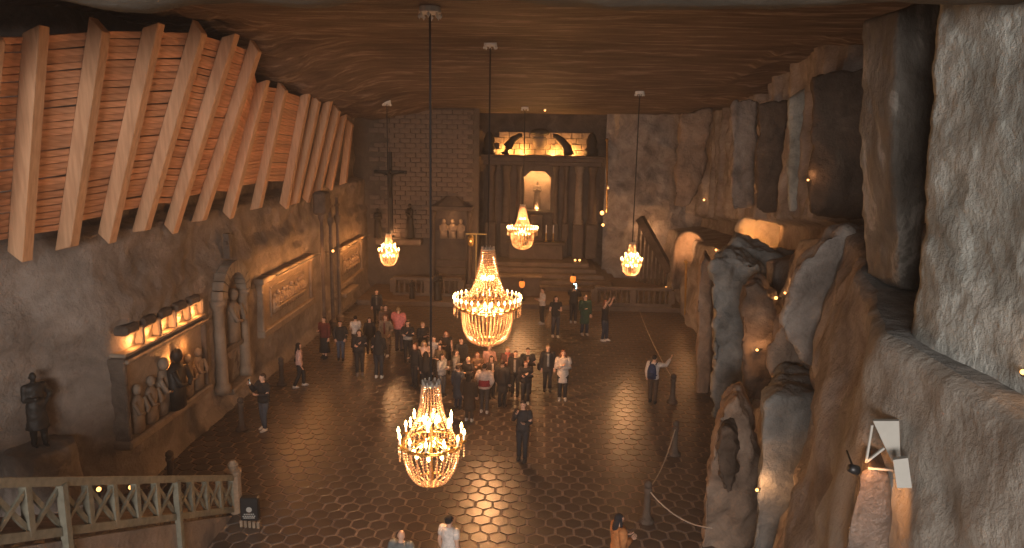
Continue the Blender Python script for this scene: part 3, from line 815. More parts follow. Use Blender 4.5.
person(515, 351, 396, -10, 'person in open dark jacket over a light shirt beside coral scarf', (.025, .024, .024), BLK, brun, 'short', DK, fat=.045, shirt=(.35, .28, .22))
person(502, 360, 407, 160, 'person in black knee-length coat at front right of main group', BLK, BLK, brun, 'short', DK, hem=.55, flare=.02, fat=.045)
person(527, 348, 393, 0, 'person in open black jacket over brown shirt behind the clasped hands', BLK, BLK, brun, 'short', CR, fat=.05, shirt=(.25, .16, .12))
person(525, 363, 404, 10, 'person in black with clasped hands and pale shoes, front right of group', (.022, .02, .022), (.03, .03, .035), red, 'short', CR, fat=.045, shoe=(.6, .55, .5))
p_bag = person(547, 345, 391, 5, 'person in dark suit and grey shirt with shoulder bag', (.02, .02, .022), BLK, blond, 'short', DK, hem=.76, fat=.035, shirt=(.22, .22, .22))
person(562, 350, 400, 0, 'person in white cardigan and black trousers at right end of group', (.50, .42, .36), BLK, red, 'long', CR, hem=.62, fat=.035, shoe=(.4, .36, .32))
person(522, 401, 460, -12, 'person in dark shirt and trousers, alone in front of the crowd', (.028, .027, .03), (.022, .022, .026), (.05, .03, .02), 'short', ('hold', 'photo', 'shift'), fat=.025)
person(542, 288, 324, -70, 'person in white top at far left of the back row', WHT, BLK, brun, 'short', HD, shoe=(.4, .36, .32))
p_coat = person(555, 291, 337, 10, 'person in black top carrying a tan coat in the back row', BLK, (.04, .04, .05), brun, 'long', ('hold', 'stand', 'shift'), sleeve=.4, shoe=(.6, .55, .5))
p_scr = person(573, 284, 323, 165, 'person in black holding a bright phone in the back row', BLK, BLK, brun, 'short', PH, fat=.04, shoe=(.4, .36, .32))
p_grn = person(584, 292, 335, 20, 'person in long dark green coat in the back row', (.012, .045, .032), NAVY, brun, 'short', ST, hem=.5, flare=.02, fat=.045, shoe=(.3, .27, .24))
p_up = person(604, 300, 341, 60, 'person in sleeveless black top raising both arms, back row right', BLK, (.03, .04, .06), red, 'long', ('up', 'up', 'shift'), sleeve=0, shoe=(.55, .5, .45))
p_bp = person(652, 355, 403, 155, 'person in white shirt with blue backpack pointing, right side of floor', (.58, .50, .45), (.075, .05, .035), (.02, .015, .012), 'short', ('stand', 'raise', 'shift'), fat=.03)
person(449, 516, 590, 150, 'dark-haired person in white tee shirt at the bottom edge', (.62, .56, .52), (.30, .22, .24), (.012, .01, .01), 'bun', DK, sleeve=.5)
person(402, 531, 606, 170, 'balding person in grey shirt at the bottom edge', (.14, .15, .15), JEAN, brun, 'bald', DK, fat=.05)
person(616, 514, 590, 110, 'dark-haired person with orange sleeve at bottom right of the floor', (.40, .17, .06), BRN, (.015, .014, .018), 'long', HD, fat=.04)

def phone(t, pose, side, label, lit=True):
    q, s = hand_pos(t, pose, side)
    e = thing('phone', label, 'phone', q + Vector((0, 0, .05)), t.rotation_euler[2], 'phones held up by visitors')
    bm = bmesh.new(); box(bm, -.04, .04, -.005, .005, -.08, .08, bev=.004); part('case', bm, 'black', e)
    bm = bmesh.new(); box(bm, -.036, .036, .0052, .0062, -.074, .074); part('screen', bm, 'screen', e)
    return e
phone(p_photo, ('hold', 'photo', 'shift'), -1, 'small lit phone raised by the lone person at left')
ph = phone(p_scr, PH, 1, 'bright bluish phone held up in the back row'); ph.scale = (2.2, 1.2, 1.8)
# backpack
e = thing('backpack', 'dark blue backpack worn by the person in white shirt', 'backpack', p_bp.location, p_bp.rotation_euler[2])
e.scale = p_bp.scale
bm = bmesh.new(); loft(bm, [(0, .22, .92, .10, .05), (0, .24, .96, .155, .09), (0, .24, 1.2, .16, .10), (0, .22, 1.38, .12, .08), (0, .20, 1.44, .06, .05)], 14); part('bag_body', bm, cloth((.02, .035, .09)), e, True)
bm = bmesh.new(); loft(bm, [(0, .33, .98, .10, .03), (0, .34, 1.1, .11, .035), (0, .33, 1.17, .09, .025)], 10); part('front_pocket', bm, cloth((.015, .025, .06)), e, True)
for s in (-1, 1):
    bm = bmesh.new(); tube(bm, [(s * .10, .16, 1.42), (s * .11, .03, 1.475), (s * .12, -.13, 1.40), (s * .13, -.155, 1.2), (s * .13, .1, 1.02)], .022, 6); part('strap', bm, cloth((.015, .02, .05)), e, True)
e = thing('shoulder_bag', 'small black shoulder bag at the side of the dark suit', 'bag', p_bag.location, p_bag.rotation_euler[2]); e.scale = p_bag.scale
bm = bmesh.new(); loft(bm, [(-.30, 0, .80, .06, .12), (-.31, 0, .86, .075, .14), (-.31, 0, 1.0, .07, .13), (-.30, 0, 1.04, .04, .11)], 12); part('bag_body', bm, cloth(BLK), e, True)
bm = bmesh.new(); tube(bm, [(-.30, -.10, 1.02), (-.24, -.12, 1.3), (-.15, 0, 1.50), (-.24, .12, 1.3), (-.30, .10, 1.02)], .012, 6); part('strap', bm, cloth(BLK), e, True)
e = thing('carried_coat', 'tan coat hanging over the arm of a back row person', 'coat', p_coat.location, p_coat.rotation_euler[2]); e.scale = p_coat.scale
bm = bmesh.new(); loft(bm, [(-.33, -.14, .42, .10, .10), (-.32, -.14, .6, .12, .12), (-.30, -.12, .85, .11, .13), (-.28, -.10, 1.02, .08, .12), (-.26, -.08, 1.10, .04, .08)], 12); part('drape', bm, cloth((.26, .16, .08)), e, True)
bm = bmesh.new(); tube(bm, [(-.38, -.2, 1.0), (-.42, -.2, .75), (-.41, -.18, .5)], [.05, .055, .045], 8); part('sleeve', bm, cloth((.24, .145, .07)), e, True)
# handbag of walking person
e = thing('handbag', 'round black handbag at the hip of the walking person', 'bag', p_wom.location, p_wom.rotation_euler[2]); e.scale = p_wom.scale
bm = bmesh.new(); ball(bm, (.30, -.02, .98), (.08, .17, .16), 12, 8); part('bag_body', bm, cloth(BLK), e, True)
bm = bmesh.new(); tube(bm, [(.27, -.12, 1.08), (.2, -.06, 1.35), (.13, 0, 1.49), (.2, .08, 1.35), (.27, .1, 1.08)], .012, 6); part('strap', bm, cloth(BLK), e, True)

# ---- stone figures
def figure_mesh(pose, robe=0, cap=False, vox=.022, amp=.012):
    J = joints(pose); bm = bmesh.new()
    loft(bm, [(0, 0, z, rx + .025, ry + .025) for z, rx, ry in TORSO], 14); head_shape(bm)
    if cap: loft(bm, [(0, 0, 1.67, .11, .13), (0, 0, 1.70, .095, .11), (0, 0, 1.76, .06, .07)], 12)
    for s in (1, -1):
        ball(bm, J['sh', s], .08, 8, 6)
        tube(bm, [J['sh', s], J['el', s]], [.075, .06], 8); tube(bm, [J['el', s], J['wr', s]], [.06, .042], 8)
        ball(bm, J['wr', s] + (J['wr', s] - J['el', s]).normalized() * .05, (.045, .045, .05), 8, 6)
        tube(bm, [J['hip', s], J['kn', s]], [.11, .08], 8); tube(bm, [J['kn', s], J['an', s]], [.085, .065], 8)
        a = J['an', s]; tube(bm, [a + Vector((0, .05, -.04)), a + Vector((0, -.16, -.05))], [.05, .035], 8)
    if robe: loft(bm, [(0, 0, robe, .25, .22), (0, 0, .6, .215, .17), (0, 0, .95, .20, .145)], 14)
    me = remeshed(bm, vox, 2); displace(me, amp, 7, 2); smooth(me); me.materials.clear(); me.materials.append(M['statue'])
    return me
def statue(label, me, loc, rz, s=1.0, plinth=None, mat='rock_dark'):
    t = thing('statue', label, 'statue', loc, rz)
    o = link('stone_figure', me, None, t); o.scale = (s, s, s)
    if plinth:
        w, h = plinth
        bm = bmesh.new(); loft(bm, [(0, 0, -h, w * 1.15, w * 1.1), (0, 0, -h * .5, w, w), (0, 0, .02, w * .95, w * .9)], 12)
        m2 = remeshed(bm, .06, 1); displace(m2, .05, 2.5); m2.materials.clear(); m2.materials.append(M[mat]); smooth(m2)
        link('plinth', m2, None, t)
    return t
fm_miner = figure_mesh(('hip', 'hold', 'shift'), robe=.42)
fm_robe = figure_mesh(('chest', 'chest', 'still'), robe=.03)
fm_kneel = figure_mesh(('hold', 'hold', 'still'), robe=.03)
q = atX(40, 446, -11.0)
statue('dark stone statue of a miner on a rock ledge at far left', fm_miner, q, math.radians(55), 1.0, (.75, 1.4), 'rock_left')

# ================================================================== FAR LEFT WALL: crucifix group
LZ = 3.1
bm = bmesh.new(); box(bm, -9.4, -6.75, YB - .9, YB + .05, LZ - .35, LZ, bev=.06)
me = tomesh(bm); tag(link('stone_shelf', me, 'carved'), 'stone shelf on the brick wall carrying two dark statues', 'shelf')
for px, s, rz, lb in ((378, 1.02, 40, 'dark robed statue left of the crucifix on the brick wall'), (410, 1.2, -50, 'taller dark robed statue right of the crucifix on the brick wall')):
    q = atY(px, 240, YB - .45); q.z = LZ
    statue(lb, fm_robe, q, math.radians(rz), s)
t = thing('crucifix', 'dark carved crucifix hanging on the salt brick wall', 'crucifix')
c = atY(390, 180, YB - .25)
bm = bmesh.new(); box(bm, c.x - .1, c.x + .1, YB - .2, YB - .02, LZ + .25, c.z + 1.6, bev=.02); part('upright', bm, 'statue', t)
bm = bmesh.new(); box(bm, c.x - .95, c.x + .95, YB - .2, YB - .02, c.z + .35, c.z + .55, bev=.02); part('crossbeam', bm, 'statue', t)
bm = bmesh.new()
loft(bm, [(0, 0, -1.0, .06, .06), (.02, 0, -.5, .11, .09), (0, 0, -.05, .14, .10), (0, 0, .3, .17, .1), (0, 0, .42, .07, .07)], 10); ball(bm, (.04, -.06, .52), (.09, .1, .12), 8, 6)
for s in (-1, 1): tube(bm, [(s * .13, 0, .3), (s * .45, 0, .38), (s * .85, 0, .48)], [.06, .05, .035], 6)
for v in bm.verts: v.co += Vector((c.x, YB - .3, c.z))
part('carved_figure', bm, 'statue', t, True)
lt = thing('uplight', 'small orange uplight behind the crucifix statues', 'lamp', (c.x + .1, YB - .15, LZ + .02))
bm = bmesh.new(); lathe(bm, [(.08, 0), (.1, .12), (.07, .14)], 10); part('housing', bm, 'iron', lt)
point_light((0, -.12, .3), 14, .06, WARM, lt)
# side alcove on the brick wall
t = thing('side_altar', 'dark side altar niche with lit figures right of the brick wall', 'altar')
a0, a1 = atY(432, 290, YB - .3), atY(472, 205, YB - .3)
bm = bmesh.new(); box(bm, a0.x, a1.x, YB - .25, YB - .1, .3, a1.z); part('back_panel', bm, 'altar', t)
for xx in (a0.x, a1.x - .22):
    bm = bmesh.new(); lathe(bm, [(.18, 0), (.18, .4), (.12, .5), (.11, a1.z - 1.1), (.18, a1.z - .9), (.18, a1.z - .6)], 10, (xx + .1, YB - .55, .3)); part('column', bm, 'altar', t, True)
bm = bmesh.new(); box(bm, a0.x - .1, a1.x + .1, YB - .7, YB - .1, a1.z - .35, a1.z - .05, bev=.05); loft(bm, [((a0.x + a1.x) / 2, YB - .4, a1.z - .05, 1.1, .28), ((a0.x + a1.x) / 2, YB - .4, a1.z + .5, .3, .1)], 8); part('pediment', bm, 'altar', t)
q = atY(452, 232, YB - .5)
for k in range(3): part('figure', (lambda b: b)(relief_figure(0, 0, 1.15, 0)), 'altar_pale', t, True).matrix_world = Matrix.Translation((q.x - .5 + k * .5, YB - .35, q.z - .4)) @ Matrix.Rotation(-pi / 2, 4, 'Z') @ Matrix.Translation((-XW, 0, 0))
for k in range(4):
    bm = bmesh.new(); box(bm, a0.x + .3, a1.x - .3, YB - .5 - k * .28, YB - .2, .3, 1.9 - k * .38, bev=.03); part('step', bm, 'altar', t)
point_light((q.x, YB - .8, q.z + .75), 10, .06, WARM, t)
q = atY(471, 240, YB - 1.2)
lt = thing('lantern', 'gold lantern bracket between side altar and main altar', 'lantern', q)
bm = bmesh.new(); bar(bm, (-.3, 0, .35), (.9, 0, .35), .05, .05); bar(bm, (.3, 0, -2.6), (.3, 0, .35), .05, .05, up=(0, 1, 0)); part('bracket', bm, 'gold', lt)
bm = bmesh.new(); lathe(bm, [(.1, -.35), (.17, -.25), (.17, .15), (.06, .3)], 8); part('glass', bm, 'gold', lt)
bm = bmesh.new(); ball(bm, (0, -.2, -.05), .05, 8, 6); part('bulb', bm, 'lamp_glow', lt)

# ================================================================== MAIN ALTAR
YA = 46.2
t = thing('altar', 'tall dark carved main altar with columns and a glowing central niche', 'altar')
def X(px, y=180): return atY(px, y, YA).x
def Z(py): return atY(537, py, YA).z
zb, ze = 1.56, Z(165)
xl, xr = X(484), X(600)
xc = X(537.5)
nl, nr, nb_, ntp = X(525), X(550), Z(210), Z(171)
# back panels around the niche
for (x0, x1, z0, z1) in ((xl, nl - .1, zb, ze), (nr + .1, xr, zb, ze), (nl - .1, nr + .1, zb, nb_), (nl - .1, nr + .1, ntp, ze)):
    bm = bmesh.new(); box(bm, x0, x1, YA, YA + .25, z0, z1); part('back_panel', bm, 'altar', t)
for xx in (nl - .28, nr + .06):
    bm = bmesh.new(); box(bm, xx, xx + .22, YA - .35, YA + .1, nb_ - .1, ntp, bev=.04); part('niche_jamb', bm, 'altar', t)
bm = bmesh.new(); ch = .35
pts = [(nl - .3, ntp - ch - .15), (nl - .3, ntp + .1), (nl, ntp + .35), (nr, ntp + .35), (nr + .3, ntp + .1), (nr + .3, ntp - ch - .15), (nr, ntp - ch), (nr - ch, ntp), (nl + ch, ntp), (nl, ntp - ch)]
f = [bm.verts.new((x, YA - .3, z)) for x, z in pts]; b = [bm.verts.new((x, YA + .1, z)) for x, z in pts]
bm.faces.new(f); bm.faces.new(b[::-1])
for i in range(len(pts)): bm.faces.new((f[i], f[(i + 1) % len(pts)], b[(i + 1) % len(pts)], b[i]))
part('niche_arch', bm, 'altar', t)
bm = bmesh.new(); box(bm, nl - .3, nr + .3, YA - .45, YA + .1, nb_ - .22, nb_, bev=.05); part('niche_sill', bm, 'altar', t)
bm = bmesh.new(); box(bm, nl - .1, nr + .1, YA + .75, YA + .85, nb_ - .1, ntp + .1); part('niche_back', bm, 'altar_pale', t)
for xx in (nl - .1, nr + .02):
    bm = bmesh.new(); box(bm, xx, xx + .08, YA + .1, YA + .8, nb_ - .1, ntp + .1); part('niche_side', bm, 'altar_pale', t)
o = link('saint_figure', figure_mesh(('chest', 'chest', 'still'), robe=.03), None, t)
o.data.materials.clear(); o.data.materials.append(M['carved']); o.location = (xc, YA + .35, nb_); o.scale = (1.05, 1.05, 1.05)
for s in (-1, 1): point_light((xc + s * .5, YA + .0, ntp - .28), 75, .05, (1, .50, .18), t)
point_light((xc, YA + .1, nb_ + .12), 36, .05, (1, .50, .18), t)
# columns on pedestals
for px in (492, 507, 519, 556, 566, 579, 592):
    big = px in (492, 507, 579, 592)
    x = X(px); r = .26 if big else .17
    d = .75 if big else .45
    bm = bmesh.new(); box(bm, x - r * 1.35, x + r * 1.35, YA - d - r, YA + .05, zb, Z(222), bev=.05); part('pedestal', bm, 'altar', t)
    bm = bmesh.new(); z0 = Z(222); h = ze - z0
    lathe(bm, [(r * 1.25, 0), (r * 1.25, .15), (r, .28), (r * .95, h * .5), (r * .82, h - .5), (r * 1.0, h - .42), (r * 1.3, h - .1), (r * 1.3, h)], 14, (x, YA - d + .05, z0)); part('column', bm, 'altar' if px != 579 else 'carved', t, True)  # the lit column: its light is put into a paler stone colour
# entablature
for k, (z0, z1, d) in enumerate(((ze, ze + .25, 1.0), (ze + .25, ze + .5, 1.1), (ze + .5, ze + .62, 1.3))):
    bm = bmesh.new(); box(bm, xl - .1 * k, xr + .1 * k, YA - d, YA + .25, z0, z1, bev=.03); part('entablature', bm, 'altar', t)
# attic
za = ze + .62
r2 = random.Random(8)
for j in range(4):
    for i in range(9):
        x0 = X(493) + i * .66 + (.33 if j % 2 else 0)
        if x0 > X(586): continue
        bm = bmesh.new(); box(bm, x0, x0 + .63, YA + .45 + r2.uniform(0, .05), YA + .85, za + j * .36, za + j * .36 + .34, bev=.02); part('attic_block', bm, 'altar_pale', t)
for s, px in ((-1, 512), (1, 561)):
    bm = bmesh.new(); x = X(px)
    tube(bm, [(x + s * .45, YA - .3, za), (x + s * .3, YA - .3, za + .5), (x - s * .05, YA - .3, za + .95), (x - s * .4, YA - .3, za + 1.2), (x - s * .6, YA - .3, za + 1.22)], [.34, .30, .22, .15, .11], 10)
    part('scroll', bm, 'statue', t, True)
for px in (489, 590):
    bm = bmesh.new(); lathe(bm, [(.4, 0), (.42, .4), (.3, .55), (.36, .9), (.2, 1.3), (.05, 1.45)], 12, (X(px), YA - .3, za)); part('urn', bm, 'statue', t, True)
bm = bmesh.new()
loft(bm, [(xc + .1, YA + .35, za + .35, .2, .08), (xc + .1, YA + .35, za + .6, .42, .1), (xc + .1, YA + .35, za + 1.0, .45, .1), (xc + .1, YA + .35, za + 1.15, .35, .09)], 12); part('cartouche', bm, 'carved', t, True)
bm = bmesh.new(); ball(bm, (xc + .1, YA + .2, za + 1.42), (.62, .16, .24), 12, 8); part('crown', bm, 'statue', t, True)
for s in (-1, 1):
    for dx in (1.0, 2.1): point_light((xc + s * dx, YA + .12, za + .12), 120, .06, (1, .44, .11), t)
# altar table
bm = bmesh.new(); box(bm, xc - 1.7, xc + 1.7, YA - 1.6, YA - .7, 1.56, 2.5, bev=.04); part('altar_table', bm, 'altar', t)
bm = bmesh.new(); box(bm, xc - 1.85, xc + 1.85, YA - 1.7, YA - .6, 2.5, 2.64, bev=.03); part('table_top', bm, 'altar', t)
bm = bmesh.new(); box(bm, xc - .4, xc + .4, YA - .95, YA - .5, 2.64, nb_ - .25, bev=.05); part('tabernacle', bm, 'altar', t)
for i, px in enumerate((546, 553, 526, 519)):
    x = X(px, 230); e = thing('candlestick', ['tall pale candle nearest right of the altar niche', 'outermost pale candle right of the altar niche', 'tall pale candle nearest left of the altar niche', 'outermost pale candle left of the altar niche'][i], 'candle', (x, YA - 1.2, 2.64))
    bm = bmesh.new(); lathe(bm, [(.12, 0), (.04, .08), (.035, .5), (.08, .55)], 10); part('stick', bm, 'brass', e, True)
    bm = bmesh.new(); lathe(bm, [(.035, .55), (.033, 1.05)], 8); part('candle', bm, 'white', e)
# standing lanterns in front of the altar
for px, py, lb in ((522, 284, 'small orange glowing lantern on a stand, centre before the altar steps'), (573, 279, 'small orange glowing lantern on a stand behind the bright phone')):
    Yl = 38.6; q = atY(px, py, Yl)
    e = thing('standing_lantern', lb, 'lantern', (q.x, Yl, .26), 0, 'standing lanterns before the altar')
    bm = bmesh.new(); lathe(bm, [(.2, 0), (.2, .05), (.03, .1), (.03, q.z - .45)], 10); part('stand', bm, 'iron', e)
    h = q.z - .26
    bm = bmesh.new(); lathe(bm, [(.07, h - .2), (.15, h - .1), (.16, h + .08), (.08, h + .2)], 12); part('glass', bm, 'lantern_glow', e, True)
    bm = bmesh.new(); lathe(bm, [(.11, h + .17), (.02, h + .32)], 10); part('cap', bm, 'iron', e)
    bm = bmesh.new(); box(bm, 0, 0.01, 0, .01, .01, .02)
    bm.free()
for px, lb in ((575, 'left one of two tiny white altar lights'), (579.5, 'right one of two tiny white altar lights')):
    q = atY(px, 261, 44.0); e = thing('votive_light', lb, 'light', (q.x, 44.0, q.z))
    bm = bmesh.new(); lathe(bm, [(.05, -.25), (.09, -.1), (.09, 0)], 8); part('cup', bm, 'iron', e)
    bm = bmesh.new(); ball(bm, (0, -.06, .06), .07, 8, 6); part('flame', bm, 'lamp_glow', e)
    bm = bmesh.new(); bar(bm, (0, 0, -.2), (0, 0, -(q.z - 1.56) + .02), .05, .05, up=(0, 1, 0)); part('stem', bm, 'iron', e)

# ---- balustrades at the dais edge
def balustrade(label, p0, p1, h=.95, n=12):
    t = thing('balustrade', label, 'balustrade')
    p0, p1 = Vector(p0), Vector(p1)
    bm = bmesh.new(); bar(bm, p0 + Vector((0, 0, .08)), p1 + Vector((0, 0, .08)), .34, .16); part('plinth', bm, 'dais', t)
    bm = bmesh.new(); bar(bm, p0 + Vector((0, 0, h)), p1 + Vector((0, 0, h)), .36, .14); part('handrail', bm, 'dais', t)
    for k in range(n + 1):
        q = lerp(p0, p1, k / n); bm = bmesh.new()
        if k in (0, n // 2, n): box(bm, q.x - .17, q.x + .17, q.y - .17, q.y + .17, q.z + .16, q.z + h - .07, bev=.02); part('pier', bm, 'dais', t)
        else: lathe(bm, [(.07, .16), (.045, .22), (.10, .42), (.04, .68), (.07, h - .07)], 8, q); part('baluster', bm, 'dais', t, True)
balustrade('stone balustrade right of the altar steps behind the raised arms', (3.1, 37.9, .26), (7.2, 37.9, .26), n=14)
balustrade('stone balustrade left of the altar below the side niche', (-8.0, 39.2, .26), (-4.2, 39.2, .26), n=12)
bm = bmesh.new(); box(bm, -3.2, .2, 39.6, 40.0, .26, 1.25, bev=.04); box(bm, -3.3, .3, 39.5, 40.1, 1.25, 1.36, bev=.02)
tag(part('stone_screen', bm, 'dais', None), 'low dark stone screen panel below the central altar lantern', 'screen')
# dark veiled figures near left steps
for px, py, s, lb in ((424, 322, .95, 'dark seated figure shape on the left altar steps'), (412, 299, .62, 'small dark figure by the left balustrade')):
    q = atZ(px, py, .26)
    statue(lb, fm_robe, (q.x, max(q.y, 37.9), .27), math.radians(30), s)

# ================================================================== RIGHT FAR: ramp, lamps, poles
t = thing('stair_ramp', 'dark diagonal stair banister carved into the far right wall', 'banister')
a, b = atY(640, 218, 44.6), atY(670, 272, 43.0)
bm = bmesh.new(); bar(bm, a, b, .35, .5); part('handrail', bm, 'rock_dark', t)
for k in range(9):
    q = lerp(a, b, k / 8); bm = bmesh.new(); bar(bm, q, (q.x, q.y, .3), .14, .14, up=(0, 1, 0)); part('support_post', bm, 'rock_dark', t)
def lamp(label, q, energy, aim=None, kind='wall_lamp', ang=70, col=WARM, r=.09, back=(0, .7, 0), glowmat='lamp_glow'):
    e = thing(kind, label, 'lamp', q)
    bm = bmesh.new(); ball(bm, (0, 0, 0), r, 10, 7); part('bulb', bm, glowmat, e, True)
    bm = bmesh.new(); bar(bm, (0, 0, -r * .8), Vector(back) + Vector((0, 0, -r * .8)), .04, .04, up=(0, 0, 1) if abs(back[2]) < .5 else (0, 1, 0)); part('bracket', bm, 'iron', e)
    if energy:
        if aim is not None: spot_light((0, 0, 0), Vector(aim) - Vector(q), energy, ang, .05, col, e)
        else: point_light((0, -.15, .12), energy, .06, col, e)
    return e
lamp('yellow wall lamp right of the altar, upper one', atY(602, 213, 45.3), 10, r=.13)
lamp('small lamp right of the altar, lower one', atY(603, 225, 45.3), 5, r=.09)
for k, (px, y0, y1, Y, lb) in enumerate(((607, 140, 212, 45.0, 'thin pale pole at the right edge of the altar'), (686, 262, 300, 36.0, 'thin lit pole before the right wall arch'))):
    a, b = atY(px, y0, Y), atY(px, y1, Y)
    bm = bmesh.new(); tube(bm, [a, (b.x, b.y, .26 if k else b.z)], .05, 8); ball(bm, a, .1, 8, 6)
    tag(part('pole', bm, 'brass', None), lb, 'pole')
# ================================================================== RIGHT SIDE ROCKS
rock('rock_pillar', [(897, 8), (946, -6), (944, 60), (932, 180), (921, 292), (899, 290), (893, 160)], 9.0, .95, 'slab', 'dark veined rock pillar rising from the ledge to the ceiling', .05, .035, 1.4, back=1.0, lean=0, cat='rock pillar', seed=2)
rock('rock_pillar', [(812, 74), (838, 70), (874, 66), (874, 218), (836, 220), (810, 214), (813, 140)], 20.6, 1.2, 'rock_dark', 'dark square rock block under the ceiling left of the veined pillar', .12, .16, .8, back=1.0, cat='rock pillar', seed=21)
rock('rock_slab', [(788, 96), (800, 92), (812, 80), (811, 214), (788, 212)], 23.6, .6, 'rock_grey', 'pale upright rock panel on the upper right wall', .12, .16, .9, cat='rock', seed=22)
rock('rock_slab', [(758, 104), (788, 100), (787, 212), (756, 212)], 26.5, .6, 'rock_dark', 'dark upright rock panel on the upper right wall', .12, .16, .9, cat='rock', seed=23)
rock('rock_slab', [(732, 100), (758, 100), (756, 150), (752, 212), (731, 210)], 29.5, .6, 'rock_right', 'brown upright rock panel beside the dark one, upper right wall', .12, .2, .9, cat='rock', seed=24)
rock('rock_slab', [(680, 112), (712, 108), (706, 170), (690, 208), (672, 208), (676, 150)], 38.0, .7, 'rock_red', 'reddish slanting rock face high on the far right wall', .14, .25, .7, cat='rock', seed=25)
# near grey wall slab on the ledge
def nearslab(u, v):
    s = u
    z = lerp(6.95, 10.6, v)
    if s < .8: y = lerp(-1.5, 7.0, s / .8); x = 3.62
    else: tt = (s - .8) / .2; y = 7.0 + .15 * sin(tt * pi / 2) - .0; x = 3.62 + 1.8 * tt
    edge = max(0, 1 - abs(s - .8) / .06)
    x += .05 * edge + .08 * fbm((1, y * .8, z), .8, 4) + .02 * fbm((x, y, z), 5, 3)
    return Vector((x + max(0, z - 9.3) * -.02, y + .06 * fbm((3, 0, z), 1.2, 3) * (s > .7) + .20 * (v) * (s > .75), z))
me = grid_mesh(150, 90, nearslab); flip_to(me, (-1, 0, 0)); struct(link('wall_near_right', me, 'rock_grey'))
# boulders and facets down the right side
rock('boulder', [(762, 404), (775, 394), (805, 394), (846, 398), (850, 440), (848, 520), (840, 640), (740, 640), (752, 560), (758, 470)], 12.6, 2.2, 'rock_blue', 'flat-topped grey boulder at bottom right of the floor', .09, .10, 1.2, cat='boulder', seed=3)
rock('boulder', [(772, 402), (768, 350), (784, 318), (814, 326), (842, 362), (852, 408), (800, 418)], 15.0, 1.6, 'rock_red', 'reddish faceted boulder behind the flat grey one', .09, .22, 1.1, cat='boulder', seed=4)
rock('rock_column', [(712, 262), (722, 252), (738, 258), (760, 268), (768, 296), (764, 350), (766, 410), (735, 430), (712, 420), (714, 330)], 20.0, 2.0, 'rock_blue', 'bluish grey rock column with fluted slits, right side', .10, .22, 1.4, cat='rock column', seed=5)
rock('rock_column', [(698, 268), (704, 252), (712, 262), (712, 330), (710, 400), (696, 404), (697, 330)], 25.0, 1.5, 'rock_red', 'narrow reddish rock column between arch and bluish rocks', .10, .12, 1.2, cat='rock column', seed=6)
rock('rock_column', [(742, 288), (756, 280), (776, 300), (786, 330), (780, 372), (760, 402), (746, 400), (740, 330)], 17.5, 1.4, 'rock_dark', 'dark slotted rock column with an orange lamp, right side', .09, .2, 1.3, cat='rock column', seed=7)
rock('boulder', [(700, 560), (706, 500), (712, 440), (722, 410), (738, 396), (750, 420), (758, 470), (762, 560), (762, 640), (696, 640)], 14.8, 1.6, 'rock_red', 'brown sloping boulder at the bottom edge beside the rope', .08, .15, 1.3, cat='boulder', seed=8)
rock('boulder', [(716, 452), (722, 430), (732, 428), (738, 450), (736, 480), (728, 494), (720, 482)], 14.3, .7, 'rock_dark', 'small dark knobbly rock set in brown boulder', .05, .10, 2.2, cat='boulder', seed=9)
rock('boulder', [(778, 330), (786, 300), (800, 268), (822, 240), (852, 226), (866, 262), (868, 330), (850, 400), (838, 410), (812, 372)], 13.2, 1.8, 'rock_right', 'big rounded brown rock bulging under the slab pillars', .10, .22, .8, cat='boulder', seed=10)
rock('boulder', [(716, 262), (732, 240), (752, 246), (782, 256), (800, 262), (792, 300), (770, 330), (740, 300), (722, 296)], 22.5, 1.8, 'rock_blue', 'wedge-shaped grey rock below the glowing orange drapery', .10, .2, 1.0, cat='boulder', seed=11)
# ---- lamps and boards set on the rock surfaces
from mathutils.bvhtree import BVHTree
vs_, ps_ = [], []
for o in COL.objects:
    if o.type == 'MESH' and o.parent is None and (o.name.startswith(('wall_', 'rock', 'boulder')) or o.name.startswith('floor')):
        k = len(vs_); vs_ += [v.co.copy() for v in o.data.vertices]; ps_ += [tuple(i + k for i in p.vertices) for p in o.data.polygons]
BVH = BVHTree.FromPolygons(vs_, ps_)
def surf(px, py, off=0.0):
    d = ray(px, py).normalized(); h = BVH.ray_cast(CAM, d)[0]
    return h - d * off
# concave lit niche
q = surf(688, 256, 1.3)
t = thing('rock_niche', 'tall round-headed rock niche lit orange on the far right wall', 'niche', (q.x, q.y, q.z - 1.9), math.radians(-28))
bm = bmesh.new(); R_ = .85; prof = [(R_, 0), (R_, 2.3)] + [(R_ * cos(k * pi / 12), 2.3 + R_ * 1.1 * sin(k * pi / 12)) for k in range(1, 7)]
rings = [[bm.verts.new((r * cos(a_ * pi / 14), r * sin(a_ * pi / 14) + .1, z)) for a_ in range(15)] for r, z in prof]
for r0, r1 in zip(rings, rings[1:]):
    for k in range(14): bm.faces.new((r0[k], r0[k + 1], r1[k + 1], r1[k]))
bmesh.ops.remove_doubles(bm, verts=bm.verts[:], dist=.002)
part('niche_shell', bm, 'rock_red', t, True).modifiers.new('thick', 'SOLIDIFY').thickness = .12
bm = bmesh.new(); lathe(bm, [(.1, 0), (.12, .1), (.06, .14)], 10, (0, .2, .05)); part('lamp', bm, 'iron', t)
point_light((.25, .2, .9), 60, .08, WARM, t); point_light((.2, .1, 2.3), 70, .08, WARM, t)
lamp('bright uplight at the foot of the far right wall', surf(666, 288, .55), 260, surf(654, 262), ang=55, r=.09, back=(0, .3, -.3))
lamp('lamp hidden in orange-lit hollow at the banister top', surf(648, 232, .5), 60, back=(0, .5, 0), r=.05)
Yr = min(surf(x, y).y for x, y in ((738, 224), (748, 232), (762, 230), (776, 228))) - .55
